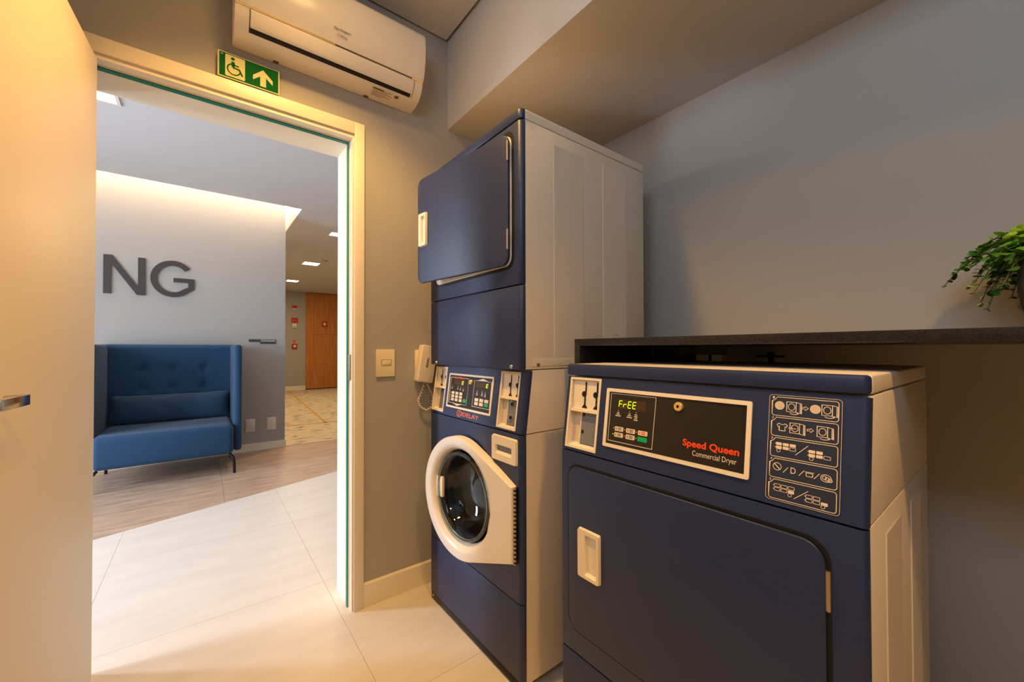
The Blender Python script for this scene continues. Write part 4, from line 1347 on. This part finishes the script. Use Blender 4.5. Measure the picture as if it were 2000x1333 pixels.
for path in stems:
    p2 = []
    for p in path:
        q = Vector(p)
        if q.x > XW - 0.03:
            q.x = XW - 0.03
        p2.append(q)
    mk('stem', MB().tube(p2, 0.0013, 5), M['stem'], plant)
    for i in range(1, len(p2)):
        tdir_ = (p2[i] - p2[i - 1]).normalized()
        last = i == len(p2) - 1
        for sd in (-1, 1, 0):
            sdv = tdir_.cross(Vector((0, 0, 1)))
            if sdv.length < 1e-3:
                sdv = Vector((1, 0, 0))
            pos = p2[i] if sd else p2[i].lerp(p2[i - 1], 0.5)
            d = (tdir_ * 0.4 + sdv.normalized() * (sd or rng.choice((-1, 1))) + Vector((-0.25, rng.uniform(-0.2, 0.3), rng.uniform(-0.5, 0.6)))).normalized()
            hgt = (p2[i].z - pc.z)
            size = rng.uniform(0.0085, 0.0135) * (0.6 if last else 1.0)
            tone = 0 if hgt > 0.235 else (1 if hgt > 0.18 else 2)  # brighter leaves higher up: light from above painted into the tones
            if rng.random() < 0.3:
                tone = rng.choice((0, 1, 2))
            if pos.x + d.x * size * 2 < XW - 0.004:
                put_leaf(pos, d, size, tone)

LEAVES.sort(key=lambda q: -q[0])
for (_, mtx, tone) in LEAVES[:290]:          # the ones that show in the picture
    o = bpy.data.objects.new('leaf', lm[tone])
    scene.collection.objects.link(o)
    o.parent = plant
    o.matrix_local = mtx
for tone in range(3):                         # the rest of the foliage, on the far side of the pot
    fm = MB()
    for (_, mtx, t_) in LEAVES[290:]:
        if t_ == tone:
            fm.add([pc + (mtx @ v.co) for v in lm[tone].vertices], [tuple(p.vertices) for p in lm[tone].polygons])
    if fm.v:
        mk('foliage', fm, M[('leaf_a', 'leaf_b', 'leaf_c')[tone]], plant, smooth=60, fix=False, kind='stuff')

# ------------------------------------------------------------------ sofa in the lounge
sofa = thing('sofa', (-0.235, 5.1, 0), 'blue velvet high-back loveseat with wing sides against the lettered wall', 'sofa')
SB = 5.42


def soft(name, x0, x1, y0, y1, z0, z1, r, m, parent, seg=4):
    return mk(name, MB().box(x0, x1, y0, y1, z0, z1), m, parent, bevel=r, seg=seg, smooth=60)


# tufted back: a grid with dimples at the buttons
bmb = MB()
nx, nz = 60, 44
bx = (-0.725, 0.262)
bz = (0.30, 1.247)
btn = [(x_, z_) for z_ in (1.003, 0.805) for x_ in (-0.472, -0.234, 0.022)]
for k in range(nz + 1):
    for i in range(nx + 1):
        x_ = bx[0] + (bx[1] - bx[0]) * i / nx
        z_ = bz[0] + (bz[1] - bz[0]) * k / nz
        d = 0.0
        for (px, pz) in btn:
            d += 0.030 * math.exp(-((x_ - px) ** 2 + (z_ - pz) ** 2) / 0.0012)
        for px in (-0.472, -0.234, 0.022):
            if 0.805 < z_ < 1.003:
                d += 0.008 * math.exp(-((x_ - px) ** 2) / 0.0002)
        e = min((bz[1] - z_) / 0.03, 1)
        d += 0.03 * (1 - math.sqrt(max(0, 1 - (1 - e) ** 2)))
        bmb.v.append(Vector((x_, SB + d, z_)))
for k in range(nz):
    for i in range(nx):
        a = k * (nx + 1) + i
        bmb.f.append((a, a + 1, a + nx + 2, a + nx + 1))
back = mk('backrest', bmb, M['sofa'], sofa, smooth=80, fix=False)
soft('back_shell', -0.79, 0.318, SB + 0.03, YN - 0.018, 0.19, 1.2465, 0.02, M['sofa'], sofa)
for (px, pz) in btn:
    mk('button', MB().lathe([(0.0, 0.006), (0.008, 0.004), (0.011, 0.0), (0.011, -0.006)], Frame((px, SB + 0.026, pz), (1, 0, 0), (0, 0, 1), (0, -1, 0)), 12), M['sofa'], back)
soft('wing_side', 0.246, 0.316, 4.80, YN - 0.02, 0.19, 1.243, 0.03, M['sofa'], sofa)
soft('wing_side', -0.79, -0.722, 4.80, YN - 0.02, 0.19, 1.243, 0.03, M['sofa'], sofa)
soft('seat', -0.720, 0.244, 4.69, 5.44, 0.185, 0.468, 0.045, M['sofa'], sofa)
for (lx, ly, ox) in ((0.215, 4.745, 0.035), (-0.69, 4.745, -0.035), (0.215, 5.40, 0.035), (-0.69, 5.40, -0.035)):
    oy = -0.03 if ly < 5 else 0.03
    lg_ = [(lx, ly, 0.183), (lx + ox * .25, ly + oy * .25, 0.170), (lx + ox * .8, ly + oy * .8, 0.145), (lx + ox, ly + oy, 0.10), (lx + ox * 1.05, ly + oy * 1.05, 0.0)]
    mk('leg', MB().tube(lg_, 0.012, 10), M['dark_metal'], sofa)
# lumbar cushion
cs = MB()
nu, nv = 40, 16
cx0, cx1, czb, czt = -0.700, 0.240, 0.470, 0.752
for side in (1, -1):
    for k in range(nv + 1):
        for i in range(nu + 1):
            u_, v_ = i / nu, k / nv
            eu, ev = abs(2 * u_ - 1), abs(2 * v_ - 1)
            thick = 0.062 * ((1 - eu ** 6) ** .6) * ((1 - ev ** 2.6) ** .6)
            pin = 0.022 * (1 - ev) * eu ** 8
            x_ = cx0 + (cx1 - cx0) * u_ + (pin if u_ < .5 else -pin)
            z_ = czb + (czt - czb) * v_ - (0.012 * (1 - eu ** 4) * (1 if v_ > .5 else -0.2) * ev ** 4)
            y_ = 5.335 + 0.03 * v_ - side * thick
            cs.v.append(Vector((x_, y_ + 0.003 * math.sin(u_ * 23 + v_ * 9) * (1 - ev), z_)))
    o0 = 0 if side == 1 else (nu + 1) * (nv + 1)
    for k in range(nv):
        for i in range(nu):
            a = o0 + k * (nu + 1) + i
            cs.f.append((a, a + 1, a + nu + 2, a + nu + 1))
mk('lumbar_cushion', cs, M['cushion'], smooth=80, label='long dark blue lumbar cushion leaning on the sofa back', cat='cushion')

# ------------------------------------------------------------------ letters and fittings on the lounge wall
Fn = Frame((0, YN - 0.001, 0), (1, 0, 0), (0, 0, 1), (0, -1, 0))
x0, x1, z0, z1_ = -0.778, -0.470, 1.757, 2.142
w_ = 0.056
nl = MB()
kz = (z1_ - z0)
nl.prism([(x0, z0), (x0 + w_, z0), (x0 + w_, z0 + kz * .78), (x1 - w_ * 1.15, z0), (x1, z0), (x1, z1_), (x1 - w_, z1_), (x1 - w_, z0 + kz * .22), (x0 + w_ * 1.15, z1_), (x0, z1_)], 0.002, 0.012, Fn)
mk('wall_letter', nl, M['letter'], smooth=0, label='large dark letter N mounted on the lounge wall', cat='letter', group='wall letters')
cx, cz2, rx, rz = -0.252, 1.950, 0.181, 0.194
go = arc(cx, cz2, rx, math.radians(38), math.radians(318), 44, rz)
gi = arc(cx, cz2, rx - 0.056, math.radians(40), math.radians(312), 44, rz - 0.052)
gm = MB()
# build the bowl from quads, the spur and bar from boxes
for i in range(44):
    gm.prism([go[i], go[i + 1], gi[i + 1], gi[i]], 0.002, 0.012, Fn)
gm.prism([go[44], (cx + rx - .002, 1.848), (cx + rx - .002, 1.962), (cx + rx - .054, 1.962), (cx + rx - .054, 1.868), gi[44]], 0.002, 0.012, Fn)
gm.prism([(cx + 0.004, 1.918), (cx + rx - .054, 1.918), (cx + rx - .054, 1.962), (cx + 0.004, 1.962)], 0.002, 0.012, Fn)
mk('wall_letter', gm, M['letter'], smooth=0, label='large dark letter G mounted on the lounge wall', cat='letter', group='wall letters')
sp_ = thing('wall_sign', (0.565, YN, 1.26), 'small dark door sign with white lettering right of the sofa', 'sign')
mk('upper_bar', MB().box(0.430, 0.5405, 1.285, 1.314, 0.001, 0.010, Fn), M['letter'], sp_, smooth=0)
mk('plate', MB().box(0.541, 0.701, 1.262, 1.312, 0.001, 0.010, Fn), M['letter'], sp_, smooth=0)
mk('lettering', text(MB(), 'COWORKING', Fn, 0.548, 0.694, 1.285, 1.306, 0.0106, bold=0.01), M['socket'], sp_, smooth=0, fix=False)
for (sx_, lab) in ((0.404, 'white double socket near the sofa on the lounge wall'), (0.617, 'white double socket nearest the end of the lounge wall')):
    so = thing('wall_socket', (sx_ + .046, YN, 0.228), lab, 'socket', 'lounge sockets')
    Fo_ = Frame((sx_, YN, 0.228), (1, 0, 0), (0, 0, 1), (0, -1, 0))
    mk('plate', MB().prism(rrect(0, 0.092, 0, 0.148, 0.004, 2), 0.0, 0.008, Fo_), M['socket'], so, bevel=0.002)
    for zz in (0.038, 0.090):
        mk('outlet', MB().prism(rrect(0.022, 0.070, zz, zz + .026, 0.010, 3), 0.0078, 0.0095, Fo_), M['label'], so, smooth=0)

# ------------------------------------------------------------------ far wall of the corridor
Ff = Frame((0, YF, 0), (1, 0, 0), (0, 0, 1), (0, -1, 0))
od = thing('door_2', (3.2, YF, 0), 'honey oak door panelling at the end of the corridor', None, kind='structure')
mk('panel', MB().box(2.402, 2.600, 0.03, 2.86, 0.0, 0.04, Ff), M['oak'], od, smooth=0)
mk('panel', MB().box(2.602, 4.5, 1.645, 2.86, 0.0, 0.04, Ff), M['oak'], od, smooth=0)
mk('panel', MB().box(2.606, 4.5, 0.75, 1.639, 0.0, 0.036, Ff), M['oak'], od, smooth=0)
mk('panel', MB().box(2.602, 4.5, 0.03, 0.747, 0.0, 0.04, Ff), M['oak'], od, smooth=0)
mk('plinth', MB().box(2.402, 4.5, 0.0, 0.028, 0.0, 0.02, Ff), M['black'], od, smooth=0)
t = thing('fire_sign', (2.905, YF - .04, 1.87), 'small red square fire sign on the oak door', 'sign')
mk('board', MB().box(2.83, 2.985, 1.872, 2.03, 0.041, 0.046, Ff), M['alarm_red'], t, smooth=0)
mk('symbol', MB().flat(circ(2.907, 1.95, 0.045, 14), 0.0475, Ff), M['sign_cream'], t, fix=False)
t = thing('alarm_siren', (2.105, YF, 2.38), 'dark red alarm siren at the top of the far grey wall', 'alarm')
mk('body', MB().prism(rrect(2.045, 2.165, 2.385, 2.465, 0.012, 3), 0.0, 0.06, Ff), M['alarm_red'], t, bevel=0.008)
mk('base', MB().box(2.05, 2.16, 2.36, 2.384, 0.0, 0.03, Ff), M['socket'], t, smooth=0)
t = thing('fire_sign', (2.11, YF, 1.97), 'red rectangular fire alarm sign on the far grey wall', 'sign')
mk('board', MB().box(2.02, 2.20, 1.965, 2.105, 0.0, 0.006, Ff), M['alarm_red'], t, smooth=0)
sy = MB()
sy.flat(circ(2.07, 2.035, 0.028, 12), 0.0075, Ff)
sy.stroke([(2.11, 2.05), (2.18, 2.05)], 0.014, 0.0075, Ff)
sy.stroke([(2.11, 2.02), (2.18, 2.02)], 0.014, 0.0075, Ff)
mk('symbol', sy, M['red'], t, smooth=0, fix=False)
t = thing('wall_detector', (2.1, YF, 1.81), 'cream detector box below the red sign on the far wall', 'detector')
mk('case', MB().prism(rrect(2.05, 2.15, 1.81, 1.935, 0.01, 3), 0.0, 0.05, Ff), M['socket'], t, bevel=0.006)
mk('lens', MB().box(2.08, 2.12, 1.83, 1.86, 0.05, 0.053, Ff), M['zinc'], t, smooth=0)
t = thing('fire_call_point', (2.105, YF, 1.22), 'red break-glass call point low on the far grey wall', 'call point')
mk('box', MB().prism(rrect(2.04, 2.175, 1.215, 1.355, 0.01, 3), 0.0, 0.05, Ff), M['alarm_red'], t, bevel=0.006)
mk('glass', MB().box(2.075, 2.14, 1.255, 1.315, 0.05, 0.053, Ff), M['socket'], t, smooth=0)
mk('flag', MB().box(2.08, 2.135, 1.38, 1.46, 0.0, 0.004, Ff), M['red'], t, smooth=0)
